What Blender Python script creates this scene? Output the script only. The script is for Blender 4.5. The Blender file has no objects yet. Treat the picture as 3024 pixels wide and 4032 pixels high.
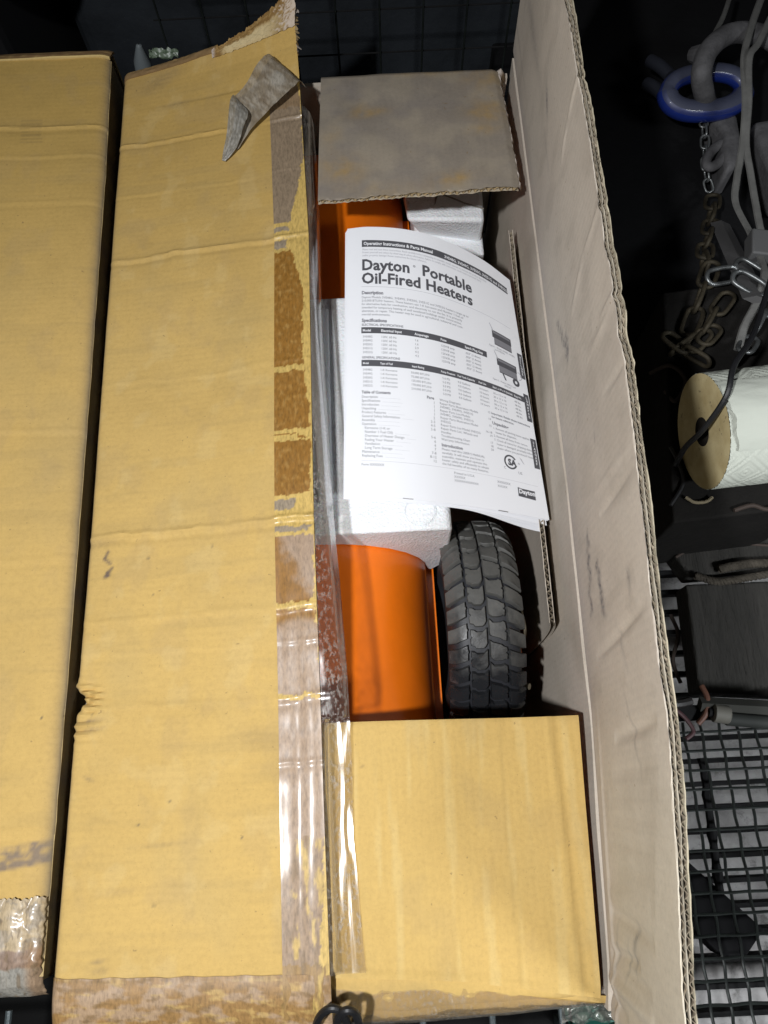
import bpy, bmesh, math, random
import numpy as np
from mathutils import Vector, Matrix, noise
random.seed(7)
PI = math.pi
C = bpy.context.scene.collection
SC = bpy.context.scene

# ------------------------------------------------------------------ camera
FPX, ZC, PITCH, ROLL = 3023.0, 1.39, math.radians(70), math.radians(2.8)
fw = Vector((0, math.cos(PITCH), -math.sin(PITCH)))
up0 = Vector((0, math.sin(PITCH), math.cos(PITCH)))
rt0 = Vector((1, 0, 0))
rt = rt0*math.cos(ROLL) - up0*math.sin(ROLL)
up = rt0*math.sin(ROLL) + up0*math.cos(ROLL)
CAM = Vector((0, 0, ZC))
cd = bpy.data.cameras.new('camera')
cam = bpy.data.objects.new('camera', cd); C.objects.link(cam)
cd.sensor_fit = 'VERTICAL'; cd.sensor_height = 36.0
cd.lens = FPX/4032*36.0
cd.clip_start = 0.02; cd.clip_end = 60
cam.matrix_world = Matrix(((rt.x, up.x, -fw.x, CAM.x), (rt.y, up.y, -fw.y, CAM.y), (rt.z, up.z, -fw.z, CAM.z), (0, 0, 0, 1)))
SC.camera = cam

# ------------------------------------------------------------------ light
w = bpy.data.worlds.new('World'); SC.world = w; w.use_nodes = True
w.node_tree.nodes['Background'].inputs[0].default_value = (0.80, 0.88, 1.0, 1)
w.node_tree.nodes['Background'].inputs[1].default_value = 0.018
def area(name, loc, target, size, power, col, size_y=None):
    l = bpy.data.lights.new(name, 'AREA'); l.energy = power; l.color = col
    if size_y: l.shape = 'RECTANGLE'; l.size = size; l.size_y = size_y
    else: l.shape = 'DISK'; l.size = size
    o = bpy.data.objects.new(name, l); C.objects.link(o); o.location = loc
    o.rotation_euler = (Vector(target)-Vector(loc)).to_track_quat('-Z', 'Y').to_euler()
    return o
area('work_lamp', (-0.36, -0.15, 1.80), (-0.03, 0.18, 0.62), 0.06, 22.0, (0.97, 0.98, 1.0))
floor_fill = area('floor_fill_lamp', (1.25, -1.0, 2.4), (0.90, -0.02, 0.0), 0.9, 10.5, (0.93, 0.97, 1.0), 0.25)  # unseen fill lamp, added to brighten the floor at right
floor_fill.data.spread = math.radians(58)
SC.view_settings.view_transform = 'Standard'; SC.view_settings.look = 'None'
SC.view_settings.exposure = 0.0; SC.view_settings.gamma = 1.0
SC.view_settings.use_curve_mapping = False

# ------------------------------------------------------------------ helpers
def ray(x, y): return fw + rt*((x-1512)/FPX) - up*((y-2016)/FPX)
def at(x, y, z):
    d = ray(x, y); return CAM + d*((z-ZC)/d.z)
def aty(x, y, Y):
    d = ray(x, y); return CAM + d*(Y/d.y)
def atx(x, y, X):
    d = ray(x, y); return CAM + d*(X/d.x)
def lerp(a, b, t): return a+(b-a)*t
def interp(x, tab):
    if x <= tab[0][0]: return tab[0][1]
    for (a, va), (b, vb) in zip(tab, tab[1:]):
        if x <= b: return lerp(va, vb, (x-a)/(b-a))
    return tab[-1][1]
def sst(a, b, x):
    t = min(1, max(0, (x-a)/(b-a))); return t*t*(3-2*t)
def nz(x, y=0, z=0): return noise.noise(Vector((x, y, z)))
def fbm(x, y=0, z=0, o=4): return noise.fractal(Vector((x, y, z)), 1.0, 2.0, o)
def mixc(a, b, t): return tuple(lerp(p, q, t) for p, q in zip(a, b))

class MB:
    def __init__(s): s.v = []; s.f = []; s.c = []
    def grid(s, fn, nu, nv, col=None, flip=False):
        b = len(s.v)
        for j in range(nv+1):
            for i in range(nu+1):
                s.v.append(tuple(fn(i/nu, j/nv)))
                if col: s.c.append(col(i/nu, j/nv))
        n = nu+1
        for j in range(nv):
            for i in range(nu):
                q = (b+j*n+i, b+j*n+i+1, b+(j+1)*n+i+1, b+(j+1)*n+i)
                s.f.append(q[::-1] if flip else q)
        return b
    def slab(s, top, bot, nu, nv, col=None):
        """closed thick sheet between two surfaces"""
        b1 = s.grid(top, nu, nv, col); b2 = s.grid(bot, nu, nv, col, True)
        n = nu+1
        ring = [i for i in range(nu)] + [j*n+nu for j in range(nv)] + [nv*n+i for i in range(nu, 0, -1)] + [j*n for j in range(nv, 0, -1)]
        for k in range(len(ring)):
            a, c = ring[k], ring[(k+1) % len(ring)]
            s.f.append((b1+c, b1+a, b2+a, b2+c))
    def box(s, c, d, rz=0, M=None):
        b = len(s.v)
        for x in (-1, 1):
            for y in (-1, 1):
                for z in (-1, 1):
                    p = Vector((x*d[0]/2, y*d[1]/2, z*d[2]/2))
                    if rz: p = Matrix.Rotation(rz, 3, 'Z') @ p
                    if M: p = M @ p
                    s.v.append(tuple(p+Vector(c)))
        s.f += [tuple(b+i for i in q) for q in ((0, 1, 3, 2), (4, 6, 7, 5), (0, 4, 5, 1), (2, 3, 7, 6), (0, 2, 6, 4), (1, 5, 7, 3))]
    def tube(s, path, r, seg=8, closed=False, caps=True, flat=1.0, side=None):
        P = [Vector(p) for p in path]; n = len(P); b = len(s.v)
        nrm = None
        for i, p in enumerate(P):
            if closed: t = P[(i+1) % n]-P[i-1]
            else: t = P[min(i+1, n-1)]-P[max(i-1, 0)]
            t.normalize()
            if nrm is None:
                nrm = Vector(side) if side else (Vector((0, 0, 1)) if abs(t.z) < .9 else Vector((1, 0, 0)))
            nrm = (nrm - t*nrm.dot(t)).normalized(); bn = t.cross(nrm)
            rr = r[i] if isinstance(r, (list, tuple)) else r
            for k in range(seg):
                a = 2*PI*k/seg
                s.v.append(tuple(p + nrm*(math.cos(a)*rr*flat) + bn*(math.sin(a)*rr)))
        m = n if closed else n-1
        for i in range(m):
            for k in range(seg):
                a, c = b+i*seg+k, b+i*seg+(k+1) % seg
                d, e = b+((i+1) % n)*seg+(k+1) % seg, b+((i+1) % n)*seg+k
                s.f.append((a, c, d, e))
        if caps and not closed:
            s.f.append(tuple(b+k for k in range(seg))[::-1]); s.f.append(tuple(b+(n-1)*seg+k for k in range(seg)))
    def lathe(s, prof, seg, M, a0=0, a1=2*PI):
        """profile of (axial, radius) turned round local X, placed by M"""
        b = len(s.v); full = abs(a1-a0-2*PI) < 1e-6; n = seg if full else seg+1
        for (x, r) in prof:
            for k in range(n):
                a = a0+(a1-a0)*k/seg
                s.v.append(tuple(M @ Vector((x, r*math.cos(a), r*math.sin(a)))))
        for i in range(len(prof)-1):
            for k in range(seg):
                s.f.append((b+i*n+k, b+i*n+(k+1) % n, b+(i+1)*n+(k+1) % n, b+(i+1)*n+k))
    def build(s, name, mat, parent=None, smooth=True, ang=35, bevel=0, recalc=False):
        me = bpy.data.meshes.new(name); me.from_pydata(s.v, [], s.f)
        if recalc:
            bm = bmesh.new(); bm.from_mesh(me); bmesh.ops.recalc_face_normals(bm, faces=bm.faces); bm.to_mesh(me); bm.free()
        if s.c and len(s.c) == len(s.v):
            at_ = me.color_attributes.new('Col', 'FLOAT_COLOR', 'POINT')
            at_.data.foreach_set('color', np.array([(c[0], c[1], c[2], c[3] if len(c) > 3 else 1.0) for c in s.c], dtype=np.float32).ravel())
        if smooth:
            me.polygons.foreach_set('use_smooth', [True]*len(me.polygons)); me.set_sharp_from_angle(angle=math.radians(ang))
        me.materials.append(mat)
        o = bpy.data.objects.new(name, me); C.objects.link(o)
        if parent is not None: put(o, parent)
        if bevel:
            m = o.modifiers.new('bevel', 'BEVEL'); m.width = bevel; m.segments = 3; m.limit_method = 'ANGLE'; m.angle_limit = math.radians(40)
        return o
def wloc(o):
    p = Vector(o.location)
    while o.parent: o = o.parent; p += Vector(o.location)
    return p
def put(o, parent):
    """parent o while its mesh data stays in world coordinates (Empties are only moved, never turned)"""
    o.parent = parent
    o.location = -wloc(parent)
def thing(name, label, cat, loc, group=None):
    o = bpy.data.objects.new(name, None); C.objects.link(o); o.location = loc; o.empty_display_size = .05
    o['label'] = label; o['category'] = cat
    if group: o['group'] = group
    return o
def tag(o, label, cat, group=None):
    o['label'] = label; o['category'] = cat
    if group: o['group'] = group
    return o
def struct(o): o['kind'] = 'structure'; return o

# ------------------------------------------------------------------ materials
class NT:
    def __init__(s, name):
        s.m = bpy.data.materials.new(name); s.m.use_nodes = True
        s.t = s.m.node_tree; s.p = s.t.nodes['Principled BSDF']; s.out = s.t.nodes['Material Output']
    def n(s, kind, **kw):
        nd = s.t.nodes.new(kind)
        for k, v in kw.items():
            if k in nd.inputs and not hasattr(nd, k): nd.inputs[k].default_value = v
            elif hasattr(nd, k): setattr(nd, k, v)
            else: nd.inputs[k].default_value = v
        return nd
    def l(s, a, b): s.t.links.new(a, b)
    def coord(s, scale=(1, 1, 1)):
        tc = s.n('ShaderNodeTexCoord'); mp = s.n('ShaderNodeMapping'); mp.inputs['Scale'].default_value = scale
        s.l(tc.outputs['Object'], mp.inputs[0]); return mp.outputs[0]
    def noise(s, scale, detail=4, rough=.55, vec=None, dist=0):
        nd = s.n('ShaderNodeTexNoise'); nd.inputs['Scale'].default_value = scale; nd.inputs['Detail'].default_value = detail
        nd.inputs['Roughness'].default_value = rough; nd.inputs['Distortion'].default_value = dist
        s.l(vec if vec is not None else s.coord(), nd.inputs['Vector']); return nd.outputs[0]
    def ramp(s, fac, stops):
        r = s.n('ShaderNodeValToRGB'); e = r.color_ramp.elements
        while len(e) < len(stops): e.new(.5)
        for el, (p, c) in zip(e, stops): el.position = p; el.color = (c, c, c, 1) if isinstance(c, (int, float)) else (*c[:3], 1)
        s.l(fac, r.inputs[0]); return r.outputs[0]
    def mix(s, a, b, fac, mode='MIX'):
        m = s.n('ShaderNodeMix', data_type='RGBA', blend_type=mode)
        for i, x in ((6, a), (7, b)):
            if hasattr(x, 'default_value'): s.l(x, m.inputs[i])
            else: m.inputs[i].default_value = (*x[:3], 1)
        if hasattr(fac, 'default_value'): s.l(fac, m.inputs[0])
        else: m.inputs[0].default_value = fac
        return m.outputs[2]
    def math(s, op, a, b=0):
        m = s.n('ShaderNodeMath', operation=op)
        for i, x in ((0, a), (1, b)):
            if hasattr(x, 'default_value'): s.l(x, m.inputs[i])
            else: m.inputs[i].default_value = x
        return m.outputs[0]
    def bump(s, h, strength, dist, prev=None):
        b = s.n('ShaderNodeBump'); b.inputs['Strength'].default_value = strength; b.inputs['Distance'].default_value = dist
        s.l(h, b.inputs['Height'])
        if prev is not None: s.l(prev, b.inputs['Normal'])
        return b.outputs[0]
    def attr(s): return s.n('ShaderNodeVertexColor', layer_name='Col').outputs[0]
    def done(s, col=None, rough=None, nrm=None, **kw):
        if col is not None:
            if hasattr(col, 'default_value'): s.l(col, s.p.inputs['Base Color'])
            else: s.p.inputs['Base Color'].default_value = (*col[:3], 1)
        if rough is not None:
            if hasattr(rough, 'default_value'): s.l(rough, s.p.inputs['Roughness'])
            else: s.p.inputs['Roughness'].default_value = rough
        if nrm is not None: s.l(nrm, s.p.inputs['Normal'])
        for k, v in kw.items(): s.p.inputs[k.replace('_', ' ')].default_value = v
        return s.m

YEL = (.505, .340, .113)
INN = (.505, .446, .375)
def card(name, base=None, axis='Y', flute=.10, rough=.82):
    """kraft board: base None reads the painted stains in Col; axis = direction across the flutes"""
    t = NT(name)
    b = t.attr() if base is None else None
    st = {'X': (1, .12, .3), 'Y': (.12, 1, .3), 'Z': (.3, .12, 1)}[axis]
    streak = t.noise(260, 3, .6, t.coord(st))
    fib = t.noise(900, 2, .5)
    big = t.noise(9, 4, .6)
    c = t.mix(b if b is not None else base, (1, 1, 1), 0)
    k = t.ramp(streak, [(.25, .975), (.55, 1.0), (.8, 1.015)])
    c = t.mix(c, k, 1.0, 'MULTIPLY')
    k = t.ramp(big, [(.2, (.90, .89, .87)), (.5, (1, 1, 1)), (.8, (1.05, 1.04, 1.03))])
    c = t.mix(c, k, 1.0, 'MULTIPLY')
    k = t.ramp(fib, [(.22, .80), (.36, 1.0), (.66, 1.0), (.78, 1.10)])
    c = t.mix(c, k, 1.0, 'MULTIPLY')
    mid = t.noise(230, 4, .7)
    c = t.mix(c, t.ramp(mid, [(.25, .90), (.5, 1.0), (.75, 1.06)]), 1.0, 'MULTIPLY')
    c = t.mix(c, (.20, .135, .06), t.ramp(t.noise(170, 2, .5), [(.735, 0.0), (.76, .55)]))
    wv = t.n('ShaderNodeTexWave', wave_type='BANDS', bands_direction=axis); wv.inputs['Scale'].default_value = 44
    wv.inputs['Distortion'].default_value = 1.2; wv.inputs['Detail'].default_value = 1; wv.inputs['Detail Scale'].default_value = .6
    t.l(t.coord(), wv.inputs['Vector'])
    if flute: c = t.mix(c, t.ramp(wv.outputs['Fac'], [(.0, .972), (.6, 1.0)]), t.ramp(t.noise(14, 3, .6), [(.35, .15), (.7, 1.0)]), 'MULTIPLY')
    n1 = t.bump(wv.outputs['Fac'], flute, .0012)
    n2 = t.bump(fib, .12, .0006, n1)
    n3 = t.bump(t.noise(28, 3, .5), .14, .004, n2)
    return t.done(c, rough, n3, Specular_IOR_Level=.25)
M_flapL = card('kraft_flap_painted', None, 'Y', .045)
M_flapX = card('kraft_flap_cross', None, 'X', .08)
M_inner = card('kraft_inside', None, 'Y', .06)
M_card = card('kraft_plain', YEL, 'Y', .10)
M_cardin = card('kraft_inside_plain', INN, 'Y', .05)
M_flute = card('kraft_fluting', (.27, .225, .165), 'Z', 0)
M_flutey = card('kraft_fluting_worn', (.36, .27, .15), 'Z', 0)
M_torn = card('kraft_torn', None, 'X', .02)

def tape_mat():
    t = NT('packing_tape_stuck')
    fib = t.noise(420, 3, .6, t.coord((1, .35, 1)))
    c = t.mix(t.attr(), t.ramp(fib, [(.30, .72), (.5, 1.0), (.72, 1.22)]), 1.0, 'MULTIPLY')
    cr = t.noise(55, 3, .6, t.coord((1, .5, 1)))
    n = t.bump(cr, .03, .004); n = t.bump(fib, .14, .0006, n)
    n = t.bump(t.noise(240, 3, .6, t.coord((1, .035, 1))), .09, .002, n)
    return t.done(c, .5, n, Coat_Weight=.24, Coat_Roughness=.17, Specular_IOR_Level=.35)
M_tape = tape_mat()
def peel_mat():
    m_ = tape_mat(); m_.name = 'packing_tape_peeled'; t = m_.node_tree; out = t.nodes['Material Output']; p = t.nodes['Principled BSDF']
    tr = t.nodes.new('ShaderNodeBsdfTransparent'); mx = t.nodes.new('ShaderNodeMixShader'); mx.inputs[0].default_value = .34
    t.links.new(p.outputs[0], mx.inputs[1]); t.links.new(tr.outputs[0], mx.inputs[2]); t.links.new(mx.outputs[0], out.inputs['Surface']); return m_
M_peel = peel_mat()
def film_mat(name, tint, scuff, haze):
    t = NT(name)
    sp = t.noise(300, 4, .65, t.coord((1, .55, 1)))
    big = t.noise(16, 3, .6)
    f = t.math('MULTIPLY', t.ramp(sp, [(.50, 0.0), (.60, 1.0)]), t.ramp(big, [(.40, .25), (.60, 1.0)]))
    f = t.math('MULTIPLY', f, scuff)
    tr = t.n('ShaderNodeBsdfTransparent'); tr.inputs[0].default_value = (*tint, 1)
    df = t.n('ShaderNodeBsdfDiffuse'); df.inputs[0].default_value = (.50, .48, .44, 1)
    gl = t.n('ShaderNodeBsdfGlossy'); gl.inputs[0].default_value = (1, 1, 1, 1); gl.inputs['Roughness'].default_value = .20
    bn = t.bump(t.noise(150, 3, .6, t.coord((1, .03, 1))), .10, .003)
    t.l(bn, gl.inputs['Normal'])
    m1 = t.n('ShaderNodeMixShader'); t.l(t.math('ADD', f, haze), m1.inputs[0]); t.l(tr.outputs[0], m1.inputs[1]); t.l(df.outputs[0], m1.inputs[2])
    fr = t.n('ShaderNodeFresnel'); fr.inputs['IOR'].default_value = 1.5
    m2 = t.n('ShaderNodeMixShader'); t.l(t.math('MULTIPLY', fr.outputs[0], .40), m2.inputs[0]); t.l(m1.outputs[0], m2.inputs[1]); t.l(gl.outputs[0], m2.inputs[2])
    t.l(m2.outputs[0], t.out.inputs['Surface']); return t.m
M_film = film_mat('loose_tape_film', (.90, .885, .86), .24, .025)
M_film2 = film_mat('clear_tape_film', (.90, .88, .84), .12, .06)

def simple(name, col, rough=.5, metal=0, bump=None, spec=.5, var=None, coat=0):
    t = NT(name); c = col
    if var: c = t.mix(col, tuple(x*var[1] for x in col), t.ramp(t.noise(var[0], 5, .62), [(.35, 0.0), (.68, 1.0)]))
    n = t.bump(t.noise(bump[0], 4, .6), bump[1], bump[2]) if bump else None
    return t.done(c, rough, n, Metallic=metal, Specular_IOR_Level=spec, Coat_Weight=coat)
M_orange = simple('orange_enamel', (.88, .185, .006), .30, 0, (320, .05, .0006), .5, (14, .88), .3)
M_darksteel = simple('dark_steel', (.010, .010, .0105), .8, 0, (90, .2, .002), .12, (30, .5))
def foam_mat():
    t = NT('white_bead_foam')
    v = t.n('ShaderNodeTexVoronoi', feature='F1'); v.inputs['Scale'].default_value = 330; t.l(t.coord(), v.inputs['Vector'])
    c = t.mix((.80, .82, .84), (.62, .63, .63), t.ramp(t.noise(18, 4, .6), [(.45, 0.0), (.75, .55)]))
    n = t.bump(v.outputs['Distance'], .55, .0014); n = t.bump(t.noise(45, 3, .5), .25, .004, n)
    return t.done(c, .6, n, Subsurface_Weight=.08, Subsurface_Scale=.004)
M_foam = foam_mat()
def paper_mat():
    t = NT('white_paper')
    n = t.bump(t.noise(22, 2, .5), .12, .004)
    return t.done((.75, .76, .79), .55, n, Specular_IOR_Level=.3)
M_paper = paper_mat()
M_ink = simple('printing_ink', (.075, .075, .085), .6)
M_inkgrey = simple('printing_ink_fine', (.20, .20, .22), .6)
M_inklight = simple('printing_ink_light', (.42, .42, .45), .6)
def rubber():
    t = NT('dusty_rubber')
    ge = t.n('ShaderNodeNewGeometry'); sx = t.n('ShaderNodeSeparateXYZ'); t.l(ge.outputs['Position'], sx.inputs[0])
    yy = t.ramp(t.math('ADD', t.math('MULTIPLY', sx.outputs[1], 3.0), t.math('MULTIPLY', t.noise(30, 4, .6, ge.outputs['Position']), .35)), [(.50, 0.0), (.70, 1.0)])
    d = t.math('MULTIPLY', t.noise(26, 5, .65, ge.outputs['Position']), t.math('ADD', t.math('MULTIPLY', yy, .75), .35))
    c = t.mix((.016, .017, .019), (.078, .077, .071), t.ramp(d, [(.20, 0.0), (.55, 1.0)]))
    n = t.bump(t.noise(420, 3, .6), .25, .0008); n = t.bump(t.noise(60, 3, .5), .3, .003, n)
    r = t.ramp(d, [(.18, .24), (.45, .60)])
    return t.done(c, r, n, Specular_IOR_Level=.55)
M_rubber = rubber()
M_groove = simple('groove_rubber', (.016, .017, .021), .55, 0, (200, .2, .001))

# ------------------------------------------------------------------ structure: floor and back wall
def concrete():
    t = NT('concrete')
    c = t.mix((.44, .43, .425), (.26, .25, .245), t.ramp(t.noise(16, 6, .7), [(.35, 0.0), (.65, 1.0)]))
    c = t.mix(c, (.10, .095, .09), t.ramp(t.noise(34, 4, .7), [(.56, 0.0), (.70, .8)]))
    n = t.bump(t.noise(120, 4, .6), .3, .003)
    return t.done(c, .8, n)
m = MB(); m.box((0.4, 0.6, -.05), (6, 6, .1)); struct(m.build('floor', concrete(), smooth=False))
m = MB(); m.box((0.4, 2.6, 1.2), (6, .1, 2.4)); struct(m.build('wall', simple('dark_wall', (.020, .023, .027), .7, 0, (20, .3, .01), .3, (4, .5)), smooth=False))

ZT = .62          # rim height of both cartons
# ------------------------------------------------------------------ main carton
box = thing('cardboard_box', 'open corrugated cardboard box with raised right flap holding an orange heater', 'box', (-.06, .38, 0))
XL = -.311
def edgeR(y):     # right rim of the carton
    return interp(y, [(-.19, .172), (-.157, .176), (.063, .190), (.30, .197), (.69, .2015), (.93, .204)])

# --- left long flap, closed, its free edge lifting towards the far end
LIFT = [(-.19, .004), (-.05, .008), (.0, .011), (.09, .017), (.18, .027), (.27, .037), (.45, .037), (.62, .034), (.80, .034), (.86, .040), (.90, .055), (.94, .080)]
def lift(y):
    return (interp(y-.03, LIFT)+interp(y, LIFT)+interp(y+.03, LIFT))/3 if y < .86 else interp(y, LIFT)
LY0, LY1 = -.186, .930
CREASES = [(.266, .0030, .010), (.622, .0024, .008), (.803, .0022, .007), (.176, .0016, .012), (.143, .0007, .008), (.090, .0013, .010), (.45, .0006, .008), (.03, .0005, .008), (.72, .0006, .006)]
def lf_x(u, y):
    xf = interp(y, [(-.19, -.066), (0, -.069), (.27, -.0715), (.62, -.0725), (.8, -.079), (.93, -.083)])
    xl = interp(y, [(-.19, -.312), (.27, -.315), (.93, -.324)])
    if u < .12:   # torn dent on the hinge side
        d = math.exp(-((y-.098)/.010)**2)*.009 + math.exp(-((y-.112)/.006)**2)*-.003
        xl += d*(1-u/.12)
    return lerp(xl, xf, u)
def lf(u, v, dz=0):
    u = min(1.0, max(0.0, u))
    y = lerp(LY0, LY1, v)
    if v > .97:    # slanted, lifted far end
        y += -.006*(1-u)*(v-.97)/.03
    x = lf_x(u, y)
    z = ZT + lift(y)*(u**1.25)
    z -= .007*math.exp(-u/.012)           # rolled hinge edge
    for cy, a, wd in CREASES:
        d = y-cy-.004*nz(u*4, cy*50)-.002*nz(u*17, cy*30)
        if abs(d) < wd*2.5:
            amp = a*(.65+.5*nz(u*5+cy*9, 3.3))
            if cy == .803: amp *= 1-sst(.55, .75, u)+sst(.78, .85, u)
            z += amp*(math.exp(-(d/(wd*.28))**2) - .55*math.exp(-((d+wd*.55)/(wd*.4))**2))
    z += .0016*nz(x*11, y*7, 1.0)+.0005*nz(x*40, y*40, 2)
    if u < .16:
        z += .004*math.exp(-((y-.100)/.014)**2)*math.sin(y*900+u*30)*(1-u/.16)
        z += .003*math.exp(-((y-.072)/.012)**2)*math.sin(y*700)*(1-u/.16)
    if v < .03: z -= .010*(1-v/.03)**2     # rounded over the near end
    return Vector((x, y, z+dz))
def lf_pt(px, py, tries=6):
    """point of the flap seen at a photo position"""
    z = ZT+.02
    for _ in range(tries):
        p = at(px, py, z); v = (p.y-LY0)/(LY1-LY0)
        xl, xf = lf_x(0.3, p.y), lf_x(1, p.y); a = lf_x(.3, p.y)
        u = min(1, max(0, .3+.7*(p.x-a)/(xf-a)))
        z = lf(u, min(1, max(0, v))).z
    return u, v, p
def spot(x, y, cx, cy, rx, ry, ang=0):
    c, s = math.cos(ang), math.sin(ang); dx, dy = x-cx, y-cy
    a, b = dx*c+dy*s, -dx*s+dy*c
    return math.exp(-((a/rx)**2+(b/ry)**2))
def seg_d(x, y, a, b):
    ax, ay = a; bx, by = b; L2 = (bx-ax)**2+(by-ay)**2+1e-12
    t = min(1, max(0, ((x-ax)*(bx-ax)+(y-ay)*(by-ay))/L2))
    return math.hypot(x-ax-t*(bx-ax), y-ay-t*(by-ay))
def pts2(lst, z): return [tuple(at(px, py, z))[:2] for px, py in lst]
SCRIB = pts2([(420, 2168), (405, 2195), (428, 2215)], .626) , pts2([(436, 2232), (415, 2250), (408, 2266), (420, 2262), (424, 2250)], .626)
DK = (.15, .115, .07)
SPOTS = [(at(px, py, .63), r) for px, py, r in [(580, 2195, .0016), (842, 2157, .0012), (595, 3570, .0013), (350, 2812, .0010), (950, 3300, .001), (533, 3250, .0013), (600, 2340, .0010), (660, 3155, .0012)]]
def lf_col(u, v):
    p = lf(u, v); x, y = p.x, p.y
    c = YEL
    k = fbm(x*14, y*9, 4)
    c = mixc(c, (.44, .315, .125), max(0, k)*.6)
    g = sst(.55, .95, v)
    c = mixc(c, (.41, .262, .070), .60*g)                     # lamp falloff put into the colour: far end darker and browner
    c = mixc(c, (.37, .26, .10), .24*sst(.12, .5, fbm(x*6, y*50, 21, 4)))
    c = mixc(c, (.35, .25, .12), .20*sst(.15, .5, fbm(x*22, y*16, 33, 5)))
    c = mixc(c, (.56, .42, .19), .22*sst(.2, .5, fbm(x*30, y*24, 44, 5)))
    for S in SCRIB:
        for a, b in zip(S, S[1:]):
            d = seg_d(x, y, a, b)
            if d < .0026: c = mixc(c, (.10, .075, .07), (1-d/.0026)*.85)
    for (q, r) in SPOTS:
        d = math.hypot(x-q.x, y-q.y)
        if d < r*1.6: c = mixc(c, DK, max(0, 1-d/(r*1.6)))
    for (px, py, rx, ry, a, s) in ((335, 3068, .005, .0016, -.4, .6), (370, 3795, .006, .0014, .1, .65), (380, 3835, .007, .003, 0, .35), (345, 2835, .010, .0022, .1, .6), (350, 2870, .011, .0022, .1, .45), (660, 300, .03, .012, .1, .22), (690, 410, .02, .006, .1, .25), (600, 330, .02, .008, .4, .2), (380, 2130, .02, .005, .1, .25), (1010, 2900, .02, .012, 0, .18), (450, 3520, .02, .003, .1, .2), (620, 3330, .025, .002, .05, .25)):
        q = at(px, py, .63); s_ = spot(x, y, q.x, q.y, rx, ry, a)
        if s_ > .02: c = mixc(c, (.17, .13, .085), min(1, s_*s*(1+.8*nz(x*300, y*300))))
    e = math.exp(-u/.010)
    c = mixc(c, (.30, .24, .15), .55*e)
    return c
TH = .0065
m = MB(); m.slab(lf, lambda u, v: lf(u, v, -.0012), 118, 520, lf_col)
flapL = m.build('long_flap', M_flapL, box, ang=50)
flapL['label'] = 'closed left flap with torn brown packing tape along its edge'
m = MB(); m.slab(lambda u, v: lf(u, v, -TH+.001), lambda u, v: lf(u, v, -TH), 30, 120, lambda u, v: INN)
m.build('inner_liner', M_inner, flapL)
m = MB()
def flL(u, v):
    p = lf(lerp(.93, .9985, u), v); p.z += -TH/2-.0004+math.sin(p.y*2*PI/.0075)*.0023; return p
m.slab(flL, lambda u, v: flL(u, v)+Vector((0, 0, -.0004)), 1, 900); m.build('fluting', M_flutey, flapL, ang=80)

# --- packing tape still stuck along the flap's free edge
def ty(py): return lf_pt(1160, py)[2].y
SECT = [  # photo rows -> right-hand limit of the stuck area, colour
    (250, 420, .96, .96, 'far'), (420, 640, 1.0, .98, 'grey'), (640, 790, .98, .62, 'grey'), (790, 872, .62, .55, 'grey'), (888, 905, .45, .45, 'scrap'), (918, 930, 0, 0, 'none'), (938, 972, .36, .30, 'scrap'),
    (985, 1130, .50, .80, 'brown'), (1130, 1436, .80, .78, 'brown'), (1458, 1690, .82, .97, 'brown'), (1705, 1728, .5, .98, 'line'), (1735, 1945, .97, .92, 'brown'), (1962, 2003, .55, .45, 'scrap'),
    (2070, 2092, 1.0, .8, 'scrap'), (2108, 2372, .98, .96, 'brgr'), (2398, 2480, 1, 1, 'brown'), (2480, 2732, 1, 1, 'mauve'), (2752, 3300, 1.05, 1.05, 'mauve'), (3300, 3800, 1.0, .80, 'worn'), (3800, 4060, 1, 1, 'brown2')]
SECW = [(ty(b), ty(a), r1, r0, k) for a, b, r0, r1, k in SECT if b < 4000] 
SECW.append((-.20, ty(3800), 1, 1, 'brown2'))
COLS = {'grey': (.235, .175, .115), 'far': (.22, .15, .085), 'scrap': (.27, .215, .15), 'brown': (.235, .112, .020), 'mauve': (.300, .208, .135), 'worn': (.27, .185, .115), 'brown2': (.27, .165, .060)}
GLUE = (.50, .345, .105)
def tape_col_at(u, y, x):
    j = .035*fbm(y*60, x*90, 2, 3)
    yy = y+.0035*fbm(y*40, x*160, 7, 3)*(.4+u)+.010*(u-.5)*0
    for (a, b, ra, rb, k) in SECW:
        if a <= yy <= b:
            t = (yy-a)/(b-a); r = lerp(ra, rb, t)+j*2.2+.03*nz(y*420, 3)
            if u > r or k == 'none': return GLUE
            if k == 'line': return COLS['brown'] if (u > .62) == (t < .8) else GLUE
            if k == 'brgr':
                c = mixc(COLS['brown'], (.30, .21, .14), sst(.25, .6, u*.9-(1-t)*0+ (t-.5)*.7+.25*fbm(x*60, y*60, 5)))
            else: c = COLS[k]
            if k == 'brown': c = mixc(c, (.36, .21, .06), max(0, fbm(x*240, y*130, 9))*1.0)
            if k == 'brown' and y < .20: c = mixc(c, COLS['mauve'], .9*sst(.3, .9, 1-t+.3*nz(x*40, y*40)))
            if k == 'mauve': c = mixc(c, (.40, .32, .26), max(0, fbm(x*180, y*60, 9))*.7)
            if k in ('worn', 'brown2'):
                q = fbm(x*110, y*32, 12, 5)+.55*u-.42
                c = mixc(c, GLUE, .8*sst(.05, .30, q)); c = mixc(c, (.17, .105, .045), .6*sst(.2, .6, fbm(x*150, y*40, 30)))
            return c
    return GLUE
U0 = .832
def tp(u, v, dz=0):
    y = lerp(-.182, .862, v); uu = lerp(U0, .9995, u)
    p = lf(uu, (y-LY0)/(LY1-LY0)); p.z += .0009+dz+.0001*nz(p.x*60, y*30, 6)+.0005*math.sin(u*9.5+1.2*nz(y*7, 2)+.9)*sst(.20, .08, y)+.00035*nz(u*5, y*5, 9)
    return p
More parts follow.
